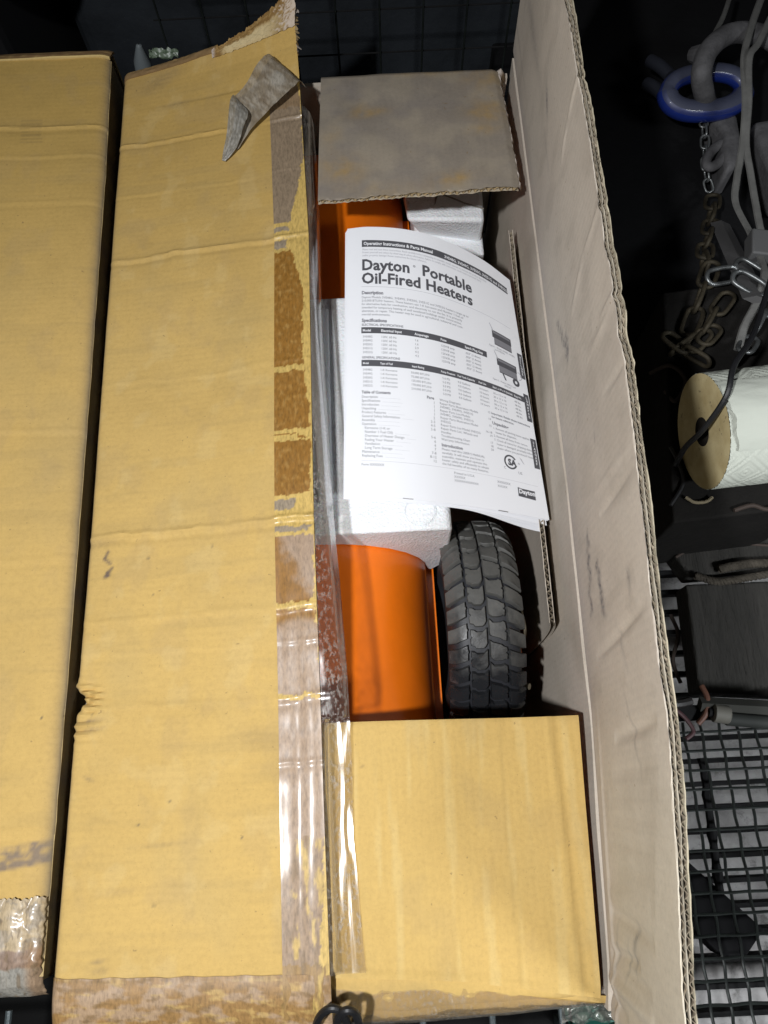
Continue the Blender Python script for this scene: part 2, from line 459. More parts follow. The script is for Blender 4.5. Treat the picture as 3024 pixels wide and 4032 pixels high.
m = MB(); m.slab(tp, lambda u, v: tp(u, v, -.0003), 30, 760, lambda u, v: tape_col_at(u, lerp(-.182, .862, v), tp(u, v).x))
m.build('tape_strip', M_tape, flapL, ang=60)['label'] = 'brown packing tape stuck in patches along the flap edge'

# --- tape wrapped over the near end of the flap
def nt(u, v, dz=0):
    s = v*.085; x = lerp(-.3125, -.066, u)
    y0 = interp(x, [(-.31, -.1415), (-.1, -.146), (-.06, -.148)])
    ye = -.187; run = y0-ye
    if s < run: 
        y = y0-s; p = lf(min(1, max(0, (x+.312)/(.246))), max(0, (y-LY0)/(LY1-LY0))); z = p.z+.0012
    else:
        a = min((s-run)/.012, PI/2*.95); y = ye-.012*math.sin(a); p = lf((x+.312)/.246, 0); z = p.z+.0012-.012*(1-math.cos(a)) - max(0, (s-run)-.012*PI/2*.95)
    return Vector((x, y+.0012*nz(x*60, s*60), z+dz+.0004*nz(x*25, s*60, 4)))
def nt_col(u, v):
    x = lerp(-.3125, -.066, u); s = v*.085
    k = fbm(x*40, s*90, 3); k2 = fbm(x*150, s*220, 8)
    c = mixc((.27, .155, .055), (.33, .225, .135), sst(-.15, .25, k+.25*math.sin(u*7)))
    k2 = fbm(x*45, s*190, 8, 5)
    c = mixc(c, (.42, .28, .10), .75*sst(.22, .6, k2+.5*math.exp(-((u-.72)/.008)**2)+.55*math.exp(-((u-.83)/.006)**2)+.35*math.exp(-((s-.033)/.002)**2)*sst(.45, .6, u)))
    c = mixc(c, (.15, .085, .025), .6*sst(.15, .6, fbm(x*60, s*170, 15, 5)))
    c = mixc(c, (.19, .105, .025), .7*sst(.006, .002, s)*sst(-.2, .2, fbm(x*120, 4)))
    return c
m = MB(); m.slab(nt, lambda u, v: nt(u, v, -.0004), 150, 70, nt_col)
m.build('tape_band', M_tape, flapL, ang=60)['label'] = 'brown tape band wrapped over the near end'

# --- torn, folded strip on the far end of the flap
FE = [(486, 300), (640, 258), (830, 208)]
m = MB()
def fe(u, v):
    p = lf(lerp(.0, .56, u), .996); p = p+Vector((0, lerp(-.001, .016, v), .0015+.002*math.sin(v*PI)-.006*v*v+.0012*nz(u*20, v*4)))
    return p
m.slab(fe, lambda u, v: fe(u, v)-Vector((0, 0, .0015)), 60, 8, lambda u, v: mixc((.20, .125, .055), (.33, .22, .09), sst(.35, .7, v+.3*nz(u*40, v*5))))
m.build('fold_strip', M_torn, flapL)
m = MB()
def te(u, v):
    uu = lerp(.53, 1.0, u); p = lf(min(uu, 1), .992)
    h = .009+.020*u**1.2+.003*fbm(u*11, 1)+.0022*nz(u*60, 2)
    return p+Vector((.004*v*nz(u*15, v*4)+.006*u*v, h*.9*v-.004, h*.75*v*(.4+u)+.003+.002*fbm(u*20, v*9, 3)))
def te_col(u, v):
    k = fbm(u*16, v*5, 6); c = mixc((.20, .115, .035), (.31, .20, .075), sst(-.1, .4, k))
    c = mixc(c, (.50, .40, .22), sst(.62, .42, v+.5*fbm(u*6, 9)*.4)*sst(.08, .2, u)*sst(.95, .6, u))
    c = mixc(c, (.50, .42, .34), sst(.8, .95, u+.25*nz(u*30, v*30)))
    return mixc(c, (.42, .36, .32), sst(.05, .0, u))
m.slab(te, lambda u, v: te(u, v)-Vector((0, .0005, .0030)), 90, 22, te_col)
m.build('torn_strip', M_torn, flapL, ang=60)['label'] = 'torn ragged layer at the lifted far corner'
m = MB()   # frayed paper shreds at the corner
for k in range(16):
    t = k/15; b = lf(1, lerp(.962, .999, t))+Vector((.0, .002+.012*t, .002+.012*t))
    L = random.uniform(.003, .009); d = Vector((random.uniform(.3, 1), random.uniform(-.3, .6), random.uniform(-1.3, .1))).normalized()
    sd = Vector((random.uniform(-.3, .3), 1, random.uniform(-.3, .3)))*random.uniform(.0018, .0045)
    q = [b-sd, b+sd, b+d*L+sd*.3, b+d*L-sd*.3]; n = len(m.v); m.v += [tuple(x) for x in q]; m.v += [tuple(x-Vector((.0004, 0, .0004))) for x in q]
    m.f += [(n, n+1, n+2, n+3), (n+7, n+6, n+5, n+4), (n, n+4, n+5, n+1), (n+1, n+5, n+6, n+2), (n+2, n+6, n+7, n+3), (n+3, n+7, n+4, n)]
    m.c += [random.choice([(.45, .40, .35), (.40, .30, .16), (.30, .20, .09)])]*8
m.build('torn_fibres', M_torn, flapL)

# --- peeled grey tape curling back over the far corner
def ribbon(name, rows, mat, parent, colf, thick=.0004, nv=60, nu=20, wob=.0012):
    """rows = list of (left point, right point) along the ribbon"""
    def f(u, v):
        k = v*(len(rows)-1); i = min(int(k), len(rows)-2); t = k-i
        def cr(j):   # Catmull-Rom
            P = [rows[max(0, min(len(rows)-1, i+d))][j] for d in (-1, 0, 1, 2)]
            return .5*((2*P[1])+(P[2]-P[0])*t+(2*P[0]-5*P[1]+4*P[2]-P[3])*t*t+(3*P[1]-P[0]-3*P[2]+P[3])*t**3)
        a, b = cr(0), cr(1); p = a.lerp(b, u)
        return p+Vector((0, 0, wob*fbm(u*4, v*7, 3)+wob*.45*nz(u*2, v*30)))
    m = MB(); m.slab(f, lambda u, v: f(u, v)-Vector((0, 0, thick)), nu, nv, colf); return m.build(name, mat, parent, ang=60)
def on(px, py, h):
    p = lf_pt(px, py)[2]; return at(px, py, p.z+h)
def curl_col(u, v):
    c = mixc((.26, .215, .155), (.36, .315, .25), sst(-.1, .3, fbm(u*3, v*26, 3)))
    c = mixc(c, (.45, .42, .36), .7*sst(.1, .5, fbm(u*2.5, v*9, 11, 5)))
    return mixc(c, (.19, .14, .09), .5*sst(.1, .5, fbm(u*2, v*16, 19, 5)))
ribbon('peeled_tape', [(on(1075, 222, .010), on(1205, 345, .002)), (on(1050, 214, .018), on(1182, 318, .016)), (on(1010, 255, .022), on(1150, 345, .022)), (on(975, 320, .022), on(1085, 405, .020)), (on(935, 368, .016), on(1040, 452, .014)), (on(925, 380, .012), on(985, 512, .010)), (on(936, 440, .006), on(945, 575, .006)), (on(925, 560, .004), on(930, 590, .004))], M_peel, flapL, curl_col)['label'] = 'strip of grey tape peeled back over the flap'
ribbon('tape_tail', [(on(918, 372, .014), on(975, 432, .020)), (on(905, 400, .022), on(975, 455, .026)), (on(898, 470, .020), on(958, 500, .022)), (on(890, 540, .014), on(945, 545, .016)), (on(878, 600, .008), on(925, 590, .009)), (on(874, 632, .004), on(888, 634, .004))], M_peel, flapL, lambda u, v: mixc((.25, .235, .20), (.36, .345, .31), sst(-.1, .3, fbm(u*8, v*10, 31))))

# --- loose tape film hanging from the flap's edge and lying on the near flap
FILM = [(500, 1236, .622), (700, 1250, .615), (900, 1262, .614), (1200, 1266, .614), (1600, 1288, .622), (2000, 1310, .630), (2300, 1340, .630), (2600, 1362, .630), (2760, 1374, .630), (2830, 1378, .6265), (3000, 1386, .6215), (3300, 1392, .6190), (3500, 1410, .6190), (3700, 1428, .6190), (3830, 1442, .6190)]
FREE = []
for py, px, z in FILM:
    FREE.append((py, at(px, py, z)))
def film(u, v, dz=0):
    py = lerp(500, 3830, v)
    k = 0
    while k < len(FREE)-2 and py > FREE[k+1][0]: k += 1
    t = (py-FREE[k][0])/(FREE[k+1][0]-FREE[k][0]); g = FREE[k][1].lerp(FREE[k+1][1], t)
    y = g.y; e = lf(1, min(1, max(0, (y-LY0)/(LY1-LY0))))+Vector((.0006, 0, .0012))
    p = e.lerp(g, u)
    if py < 2830:
        bow = .006*math.sin(u*PI)*(1-.4*u); p.x += bow*.8; p.z += bow*.6
    else:
        low = g.z; p.z = lerp(e.z, low, sst(0, .35, u)) + .0010*max(0, nz(u*5, v*14))
    p += Vector((.0008*nz(v*12, u*3, 5), 0, .0007*nz(v*16, u*4, 8)+dz))
    return p
m = MB(); m.slab(film, lambda u, v: film(u, v, -.00025), 16, 320)
m.build('loose_tape', M_film, flapL, ang=70)['label'] = 'loose transparent tape hanging from the flap edge'

# --- near short flap
def nf(u, v, dz=0):
    x = lerp(-.300, .0, u) if u < .0 else lerp(-.300, edgeR(0)-.0105, u)
    xr = lerp(.168, .1795, v); x = lerp(-.300, xr, u)
    yh = interp(x, [(-.07, -.152), (.05, -.160), (.17, -.178)])
    y = lerp(yh, .0655-.004*sst(-.07, .18, x)*1.0, v)
    z = .6165+.0012*nz(x*8, y*8, 3)+.0006*nz(x*30, y*20, 5)-.0035*(1-sst(0, .05, v))
    z += .0016*math.exp(-((x-.150-.004*nz(y*9, 2))/.0022)**2)-.0010*math.exp(-((x-.158)/.003)**2)+.0008*math.exp(-((x+.02)/.002)**2)
    if v > .995: z -= .001
    return Vector((x, y, z+dz))
def nf_col(u, v):
    p = nf(u, v); x, y = p.x, p.y
    c = mixc(YEL, (.455, .325, .125), .5*max(0, fbm(x*9, y*5, 8)))
    c = mixc(c, (.56, .42, .18), .45*sst(.15, .5, fbm(x*70, y*5, 2)))
    c = mixc(c, (.37, .26, .11), .24*sst(.12, .5, fbm(x*20, y*14, 33, 5)))
    c = mixc(c, (.38, .26, .09), .5*math.exp(-((x-.152-.004*nz(y*9, 2))/.002)**2)+.35*math.exp(-((x-.10-.003*nz(y*7, 5))/.0016)**2))
    for (px, py, r) in ((2095, 3637, .0012), (1760, 3752, .0013), (1420, 2985, .0016), (1425, 3020, .0012)):
        q = at(px, py, .617); d = math.hypot(x-q.x, y-q.y)
        if d < r: c = mixc(c, (.20, .14, .07), 1-d/r)
    return c
m = MB(); m.slab(nf, lambda u, v: nf(u, v, -.0012), 150, 90, nf_col)
flapN = m.build('short_flap', M_flapX, box, ang=50)
m = MB(); m.slab(lambda u, v: nf(u, v, -.0055), lambda u, v: nf(u, v, -.0065), 20, 20, lambda u, v: INN); m.build('inner_liner', M_inner, flapN)
m = MB()
def nfl(u, v):
    p = nf(u, lerp(.96, .999, v)); p.z += -.0033+.0021*math.sin(p.x*2*PI/.0075); return p
m.slab(nfl, lambda u, v: nfl(u, v)-Vector((0, 0, .0004)), 500, 1); m.build('fluting', M_flutey, flapN, ang=80)

# near wall with its soft bulging top, and the clear tape over it
def nw(u, v, dy=0):
    x = lerp(-.3115, .1785, u)
    yh = interp(x, [(-.07, -.157), (.05, -.165), (.17, -.182)])
    yb = interp(x, [(-.31, -.186), (0, -.190), (.1, -.188), (.17, -.184)])-.003*math.sin(u*PI)
    a = min(1, v/.12)*PI/2
    if v < .12: y = lerp(yh, yb, math.sin(a)); z = .6085-.018*(1-math.cos(a))+.0012*nz(x*20, v*20)
    else: y = yb-.008*math.sin((v-.12)/.88*PI); z = lerp(.5905, .004, (v-.12)/.88)
    return Vector((x, y+dy, z+dy*.6))
m = MB(); m.slab(nw, lambda u, v: nw(u, v, .006), 80, 50, lambda u, v: mixc(YEL, (.36, .25, .10), max(0, fbm(u*9, v*12, 2))))
wallN = m.build('near_wall', M_flapX, box)
def nwt(u, v, d=0):
    p = nw(lerp(.47, .985, u), lerp(.0, .16, v)); return p+Vector((0, -.0012-d, .0022+.0012*fbm(u*14, v*5, 2)-d))
m = MB(); m.slab(lambda u, v: nwt(u, v, -.0003), nwt, 90, 14); m.build('clear_tape', M_film2, wallN, ang=70)
m = MB()   # crumpled tape end at the right corner
def ct(u, v, d=0):
    p = Vector((lerp(.135, .182, u), lerp(-.170, -.200, v), .607-.012*v*v)); return p+Vector((0, .004*nz(u*4, v*3, 5), .005*nz(u*5, v*4, 9)-d))
m.slab(ct, lambda u, v: ct(u, v, .0004), 26, 16); m.build('crumpled_tape', M_film2, wallN, ang=70)

# --- walls and bottom
def wall_slab(name, pts_out, mat, thick_dir, nu=40):
    m = MB(); m.slab(pts_out, lambda u, v: pts_out(u, v)+thick_dir, nu, 24, lambda u, v: mixc(INN, (.34, .30, .24), max(0, fbm(u*12, v*5, 3)))); return m.build(name, mat, box)
def rw(u, v):
    y = lerp(-.186, .925, u); x = edgeR(y)-.0005+.0012*nz(y*12, v*5); 
    return Vector((x, y, lerp(ZT-.0005, .004, v)))
wallR = wall_slab('right_wall', rw, M_inner, Vector((TH, 0, 0)), 90)
wall_slab('left_wall', lambda u, v: Vector((XL+.002, lerp(-.184, .925, u), lerp(ZT-.03, .004, v))), M_inner, Vector((TH, 0, 0)))
wall_slab('far_wall', lambda u, v: Vector((lerp(XL+.01, .1965, u), .905+.002*nz(u*6), lerp(ZT-.012, .004, v))), M_inner, Vector((0, TH, 0)))
m = MB(); m.box((-.057, .367, .004), (.49, 1.09, .006)); m.build('bottom', M_cardin, box, smooth=False)

# --- inner liner pad standing against the right wall, its corrugated top edge in view
PADZ = [(.14, .553), (.30, .551), (.66, .548)]
def pad_x(y): return interp(y, [(.10, .1785), (.167, .1790), (.40, .1835), (.63, .1875), (.70, .189)])
def pd(u, v, o=0, n=0):
    y = lerp(.166, .70, u); zt = interp(y, PADZ)+.0016*nz(y*160, o*300)+.001*nz(y*30, 2); z = lerp(zt, .10, v**1.6)
    return Vector((pad_x(y)-.0035+o+.0125*(1-math.exp(-(zt-z)/.045))+.0006*nz(y*30, o*90), y, z))
pad = None
m = MB(); m.slab(lambda u, v: pd(u, v, 0), lambda u, v: pd(u, v, .0008), 160, 16, lambda u, v: INN); pad = m.build('liner_pad', M_inner, box)
m = MB(); m.slab(lambda u, v: pd(u, v, .0050), lambda u, v: pd(u, v, .0058), 160, 16, lambda u, v: INN); m.build('back_liner', M_inner, pad)
m = MB()
def pf(u, v, o=0):
    p = pd(u, v*.16); p.x += .0029+.0020*math.sin(p.y*2*PI/.0075)+o; p.z -= .0006; return p
m.slab(pf, lambda u, v: pf(u, v, .0004), 560, 1); m.build('fluting', M_flute, pad, ang=80)

# --- right long flap standing upright
TOPX = [(-.19, .156), (-.129, .161), (.042, .181), (.226, .189), (.36, .194), (.49, .1955), (.705, .197), (.93, .200)]
ZF = .863
RIDGE = []
def rl(a, b, amp, wd):
    A, B = atx(*a, .185), atx(*b, .185); RIDGE.append((A.y, A.z, B.y, B.z, amp, wd))
for a, b, amp, wd in (((2235, 255), (2190, 480), .0014, .004), ((2190, 480), (2165, 640), .0010, .004), ((2340, 720), (2250, 1000), .0012, .005), ((2250, 1000), (2200, 1250), .0009, .005), ((2400, 1110), (2310, 1260), .0014, .004), ((2385, 1150), (2260, 1420), .0010, .006), ((2435, 1400), (2330, 1560), -.0012, .005), ((2480, 1830), (2330, 2030), -.0016, .006), ((2455, 1750), (2300, 1950), .0008, .005), ((2560, 2370), (2330, 2590), -.0022, .006),
    ((2610, 2840), (2420, 2905), -.0026, .007), ((2630, 3010), (2420, 3050), -.0012, .009), ((2640, 3120), (2410, 3135), -.0012, .009), ((2640, 3230), (2420, 3225), -.0010, .009), ((2650, 3360), (2420, 3300), -.0014, .010), ((2660, 3470), (2430, 3400), -.0014, .010), ((2670, 3570), (2430, 3470), -.0014, .010), ((2680, 3720), (2440, 3580), -.0030, .007), ((2610, 3800), (2445, 3740), -.0034, .006), ((2680, 3920), (2450, 3760), -.0022, .006), ((2700, 4030), (2430, 3830), .0030, .006), ((2560, 4032), (2430, 3880), -.0024, .006),
    ((2600, 3130), (2415, 3100), .0010, .010), ((2640, 3560), (2420, 3500), .0012, .010)):
    rl(a, b, amp, wd)
def rf(u, v, o=0):
    y = lerp(-.188, .928, u); xb = edgeR(y); xt = interp(y, TOPX)
    top = ZF+.0028*nz(y*22, o*200)+.0018*nz(y*140, o*400)
    if o > .002: top -= .0008
    # a crushed notch part way along
    top -= .006*math.exp(-((y-.335)/.010)**2)+.004*math.exp(-((y-.42)/.012)**2)
    z = lerp(ZT, top, v)
    t = (z-ZT)/(ZF-ZT); x = lerp(xb, xt, t) - .006*math.sin(t*PI)*0
    x += .0030*nz(y*4.5, z*7, 1)*t+.0010*nz(y*14, z*18, 2)*t
    for (ya, za, yb, zb, amp, wd) in RIDGE:
        if min(ya, yb)-.03 < y < max(ya, yb)+.03 and min(za, zb)-.03 < z < max(za, zb)+.03:
            d = seg_d(y, z, (ya, za), (yb, zb))
            if d < wd*2.6:
                tt = ((y-ya)*(yb-ya)+(z-za)*(zb-za))/((yb-ya)**2+(zb-za)**2+1e-9); tp_ = max(0, math.sin(PI*min(1, max(0, tt))))**.6
                x -= amp*1.25*tp_*math.exp(-(d/(wd*.75))**2)
    x += .0022*math.exp(-((t-.0)/.02)**2)
    x -= .0016*math.exp(-((t-.13)/.018)**2)*sst(.1, -.05, y)
    return Vector((x+o, y, z))
SM = []
def sm(px, py, rx, ry, ang, s, col=(.115, .11, .115)):
    A = atx(px, py, .19); SM.append((A.y, A.z, rx, ry, ang, s, col))
for q in ((2125, 400, .016, .006, .5, .55), (2120, 600, .03, .004, .1, .15)): sm(*q)
for k in range(9): sm(2170+k*5+random.uniform(-6, 6), 1275+k*14, .003, .0055, random.uniform(-.6, .6), .55)
for k in range(8): sm(2200+k*1+random.uniform(-5, 5), 1320+k*14, .0025, .005, random.uniform(-.6, .6), .5)
for k in range(12): sm(2300+k*2.2+random.uniform(-5, 5), 2110+k*28, .0034, .0062, random.uniform(-.8, .8), random.uniform(.35, .8))
for k in range(8): sm(2348+k*4+random.uniform(-5, 5), 2225+k*27, .0034, .0066, random.uniform(-.8, .8), random.uniform(.5, .95))
for q in ((2500, 2290, .010, .004, .3, .35), (2490, 2260, .006, .004, 0, .3), (2470, 2550, .02, .004, -.5, .25), (2320, 1720, .008, .0016, .2, .4), (2245, 1720, .006, .0014, .2, .4), (2250, 1640, .01, .0016, .6, .3), (2530, 2880, .03, .0028, -.45, .3), (2600, 3700, .012, .005, .6, .6, (.22, .215, .20)), (2600, 3790, .010, .004, .4, .55, (.22, .215, .20)), (2500, 3760, .03, .003, .55, .4, (.2, .2, .19)), (2560, 3790, .02, .003, .6, .4, (.2, .2, .19)), (2060, 100, .09, .010, .0, .25), (2000, 140, .1, .004, 0, .2)): sm(*q)
def rf_col(u, v):
    p = rf(u, v); y, z = p.y, p.z
    c = mixc(INN, (.41, .36, .305), max(0, fbm(y*8, z*9, 5))*.8)
    c = mixc(c, (.40, .35, .29), .4*sst(.1, .5, fbm(y*30, z*12, 15, 5)))
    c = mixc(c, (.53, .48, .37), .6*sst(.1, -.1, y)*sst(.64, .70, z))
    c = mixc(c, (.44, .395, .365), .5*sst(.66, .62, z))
    for (yy, zz, rx, ry, a, s, col) in SM:
        if abs(y-yy) < rx*2.6+ry*2 and abs(z-zz) < rx*2.6+ry*2:
            k = spot(y, z, yy, zz, rx, ry, a)*s*(1+1.0*nz(y*420, z*420))
            if k > .01: c = mixc(c, col, min(1, max(0, k)))
    return c
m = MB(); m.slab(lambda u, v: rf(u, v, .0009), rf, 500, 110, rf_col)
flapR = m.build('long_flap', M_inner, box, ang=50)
flapR['label'] = 'tall right flap standing upright showing its grey-beige inside'
def rft(u, v, o): return rf(u, lerp(.84, 1, v), o)
m = MB(); m.slab(lambda u, v: rft(u, v, .0044), lambda u, v: rft(u, v, .0036), 420, 4, lambda u, v: (.36, .32, .25)); m.build('middle_liner', M_inner, flapR)
m = MB(); m.slab(lambda u, v: rf(u, v, .0083), lambda u, v: rf(u, v, .0075), 420, 14, lambda u, v: (.42, .37, .27)); m.build('outer_liner', M_inner, flapR)
for o, a, per, ph in ((.00235, .0012, .0086, 0), (.0060, .0014, .0062, 1.7)):
    m = MB()
    def fl(u, v, d=0, o=o, a=a, per=per, ph=ph):
        p = rft(u, v, o); p.x += a*(1+.35*nz(p.y*60, ph))*math.sin((p.y+.0016*nz(p.y*40, ph+3))*2*PI/per+ph)+d; p.z -= .0004+.0014*abs(nz(p.y*90, ph)); return p
    m.slab(fl, lambda u, v: fl(u, v, .00045), 1500, 1); m.build('fluting', M_flute, flapR, ang=80)
# near and far ends of the flap: closing strip of board
for uu in (0.0, 1.0):
    m = MB()
    m.slab(lambda u, v: rf(uu, u*.999, lerp(.0005, .0080, v)), lambda u, v: rf(uu, u*.999, lerp(.0005, .0080, v))+Vector((0, .001 if uu == 0 else -.001, 0)), 40, 1, lambda u, v: (.44, .40, .34)); m.build('end_edge', M_inner, flapR, recalc=True)

# --- far short flap, scuffed, its torn free edge towards the camera
def ff(u, v, o=0):
    xl = lerp(-.056, -.0615, v); xr = lerp(.182, .1845, v)+.0012*nz(v*25, 4)
    x = lerp(xl, xr, u); y = lerp(.910, .6755-.012*u*0+.010*u, v)
    z = lerp(.620, .648-.004*u, v)+.006*math.sin(v*PI)*.6+.0014*nz(x*9, y*9, 7)+.0008*nz(x*28, y*28)
    if v < .03: z -= .003*(1-v/.03)
    jag = 0
    if v > .97: jag = .0022*nz(x*170, o*400)+.0018*nz(x*60, o*150); y += jag
    if u > .97: z -= .003*(u-.97)/.03
    return Vector((x, y, z+o))
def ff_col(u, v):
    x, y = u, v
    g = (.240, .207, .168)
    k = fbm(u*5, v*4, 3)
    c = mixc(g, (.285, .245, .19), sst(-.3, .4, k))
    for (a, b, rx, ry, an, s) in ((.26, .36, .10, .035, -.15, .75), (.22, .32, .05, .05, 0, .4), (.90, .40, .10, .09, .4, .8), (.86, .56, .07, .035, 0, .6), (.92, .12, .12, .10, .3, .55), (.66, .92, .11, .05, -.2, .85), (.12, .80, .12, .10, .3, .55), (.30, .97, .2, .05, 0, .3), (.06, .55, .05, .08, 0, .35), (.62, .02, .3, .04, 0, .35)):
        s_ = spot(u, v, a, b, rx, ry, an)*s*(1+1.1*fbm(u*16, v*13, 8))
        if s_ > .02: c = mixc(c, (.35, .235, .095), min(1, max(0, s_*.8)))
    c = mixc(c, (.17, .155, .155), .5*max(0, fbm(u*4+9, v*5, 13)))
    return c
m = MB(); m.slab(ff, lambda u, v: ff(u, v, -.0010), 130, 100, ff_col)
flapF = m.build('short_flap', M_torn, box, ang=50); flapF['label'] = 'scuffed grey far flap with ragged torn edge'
m = MB(); m.slab(lambda u, v: ff(u, v, -.0062), lambda u, v: ff(u, v, -.0070), 130, 20, lambda u, v: (.40, .34, .25)); m.build('under_liner', M_inner, flapF)
m = MB()
def ffl(u, v, d=0):
    p = ff(u, lerp(.9, 1, v)); a = .0023*(1+.3*nz(p.x*50)); p.z += -.0036+a*math.sin((p.x+.002*nz(p.x*40))*2*PI/.0078)+d; p.y += .0015*nz(p.x*120, 5); return p
m.slab(ffl, lambda u, v: ffl(u, v, -.0005), 420, 2); m.build('fluting', M_flutey, flapF, ang=80)
m = MB()   # torn pale paper along the right side and corner
def tr(u, v, d=0):
    p = ff(1, v); wd = .004+.008*math.exp(-((v-.02)/.05)**2)+.004*abs(nz(v*14, 2)); 
    return p+Vector((u*wd-.0005, .0, -.001-.014*u*u*(.5+.6*abs(nz(v*10)))+.003*nz(v*30, u*3)+.006*math.exp(-((v-.03)/.05)**2)*math.sin(u*PI)-d))
m.slab(tr, lambda u, v: tr(u, v, .0005), 8, 120, lambda u, v: mixc((.50, .44, .39), (.20, .14, .08), sst(.35, .8, u+.5*nz(v*22, 6)))); m.build('torn_paper', M_torn, flapF)

# ------------------------------------------------------------------ second carton on the left
box2 = thing('cardboard_box', 'closed cardboard box at the left picture edge with crumpled tape on its near corner', 'box', (-.59, .41, 0))
def b2x(y): return interp(y, [(-.15, -.3225), (.138, -.3255), (.45, -.331), (.765, -.3375), (.96, -.345)])-.0008*nz(y*40)
B2Y0, B2Y1 = -.140, .962
def b2(u, v, dz=0):
    y = lerp(B2Y0, B2Y1, v); xr = b2x(y); x = lerp(-.62, xr, u**.75)
    z = ZT+.003-.009*math.exp(-(xr-x)/.006)+.0016*nz(x*9, y*6, 11)+.0005*nz(x*35, y*35, 4)
    for cy, a in ((.395, .0008), (.245, .0006), (.84, .0016), (.79, .0007), (.715, .0006), (-.02, .0010)):
        d = y-cy-.003*nz(x*14, cy*9)
        if abs(d) < .02: z += a*(math.exp(-(d/.0022)**2)-.6*math.exp(-((d+.005)/.004)**2))
    if v < .02: z -= .007*(1-v/.02)**2
    return Vector((x, y, z+dz))
def b2_col(u, v):
    p = b2(u, v); x, y = p.x, p.y
    c = mixc(YEL, (.43, .305, .12), max(0, fbm(x*10, y*8, 14))*.7)
    c = mixc(c, (.39, .255, .068), .70*sst(.55, .95, v))  # far end darkened as well, light falloff painted in
    c = mixc(c, (.37, .26, .10), .24*sst(.12, .5, fbm(x*6, y*50, 61, 4)))
    c = mixc(c, (.35, .25, .12), .20*sst(.15, .5, fbm(x*22, y*16, 73, 5)))
    # long scuff across the near end
    q0, q1 = at(0, 3385, .622), at(205, 3350, .622)
    t = (x-q0.x)/(q1.x-q0.x); cy = lerp(q0.y, q1.y, t)+.002*nz(x*40)
    wd = .0095 if t > -.4 else .012; d = abs(y-cy)/wd
    if d < 1.15 and t < 1.0:
        k = sst(1.15, .9, d)*sst(1.02, .9, t)*(.45+.8*fbm(x*120, y*160, 5)+.35*(1 if y < cy-.004 else 0))
        c = mixc(c, (.17, .135, .115), min(.85, max(0, k+.12)))
    # faint printed bars
    for k in range(7):
        a = at(118, 478+k*14, .622)
        if abs(y-a.y) < .0016 and a.x-.012 < x < a.x+.016: c = mixc(c, (.27, .185, .07), .45)
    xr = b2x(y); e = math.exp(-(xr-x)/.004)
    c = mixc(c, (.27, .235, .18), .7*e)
    for (px, py, r) in ((165, 2828, .0016), (205, 3085, .001)):
        a = at(px, py, .622)
        if math.hypot(x-a.x, y-a.y) < r: c = DK
    return c
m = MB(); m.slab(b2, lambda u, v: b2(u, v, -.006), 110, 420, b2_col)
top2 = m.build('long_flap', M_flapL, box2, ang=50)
def s2(u, v, o=0):
    y = lerp(B2Y0, B2Y1, u); return Vector((b2x(y)+.0004-o+.002*math.sin(v*PI), y, lerp(ZT-.006, .004, v)))
def mk(name, f, g, nu=60, nv=20, mat=M_card, par=box2):
    m = MB(); m.slab(f, g, nu, nv, lambda u, v: mixc((.40, .30, .14), (.28, .22, .14), sst(0, .4, fbm(u*30, v*8, 4)))); return m.build(name, mat, par)
mk('right_wall', s2, lambda u, v: s2(u, v, .006), mat=M_flapL)
mk('left_wall', lambda u, v: Vector((-.88, lerp(B2Y0, B2Y1, u), lerp(ZT, .004, v))), lambda u, v: Vector((-.874, lerp(B2Y0, B2Y1, u), lerp(ZT, .004, v))), 8, 8, M_flapL)
mk('near_wall', lambda u, v: Vector((lerp(-.88, -.325, u), B2Y0-.004, lerp(ZT-.01, .004, v))), lambda u, v: Vector((lerp(-.88, -.325, u), B2Y0+.002, lerp(ZT-.01, .004, v))), 30, 8, M_flapL)
mk('far_wall', lambda u, v: Vector((lerp(-.88, -.347, u), B2Y1+.022, lerp(ZT-.016, .004, v))), lambda u, v: Vector((lerp(-.88, -.347, u), B2Y1+.016, lerp(ZT-.016, .004, v))), 30, 8, M_flapL)
mk('long_flap', lambda u, v: Vector((lerp(-.88, -.623, u), lerp(B2Y0, B2Y1, v), ZT+.002)), lambda u, v: Vector((lerp(-.88, -.623, u), lerp(B2Y0, B2Y1, v), ZT-.005)), 12, 40, M_flapL)
def f2(u, v, d=0):    # rolled far end: bright crease and a brown taped fold
    x = lerp(-.88, -.345, u); y = lerp(B2Y1-.002, B2Y1+.024, v)
    z = ZT+.003+.003*math.exp(-((v-.06)/.09)**2)-.010*v*v+.0012*nz(x*20, v*3)-.004*math.exp(-(1-u)/.012)
    return Vector((x, y, z-d))
m = MB(); m.slab(f2, lambda u, v: f2(u, v, .003), 90, 16, lambda u, v: mixc((.50, .37, .15), mixc((.21, .125, .055), (.33, .22, .09), sst(.0, .4, fbm(u*40, v*3, 2))), sst(.12, .24, v))); m.build('fold_strip', M_torn, box2)
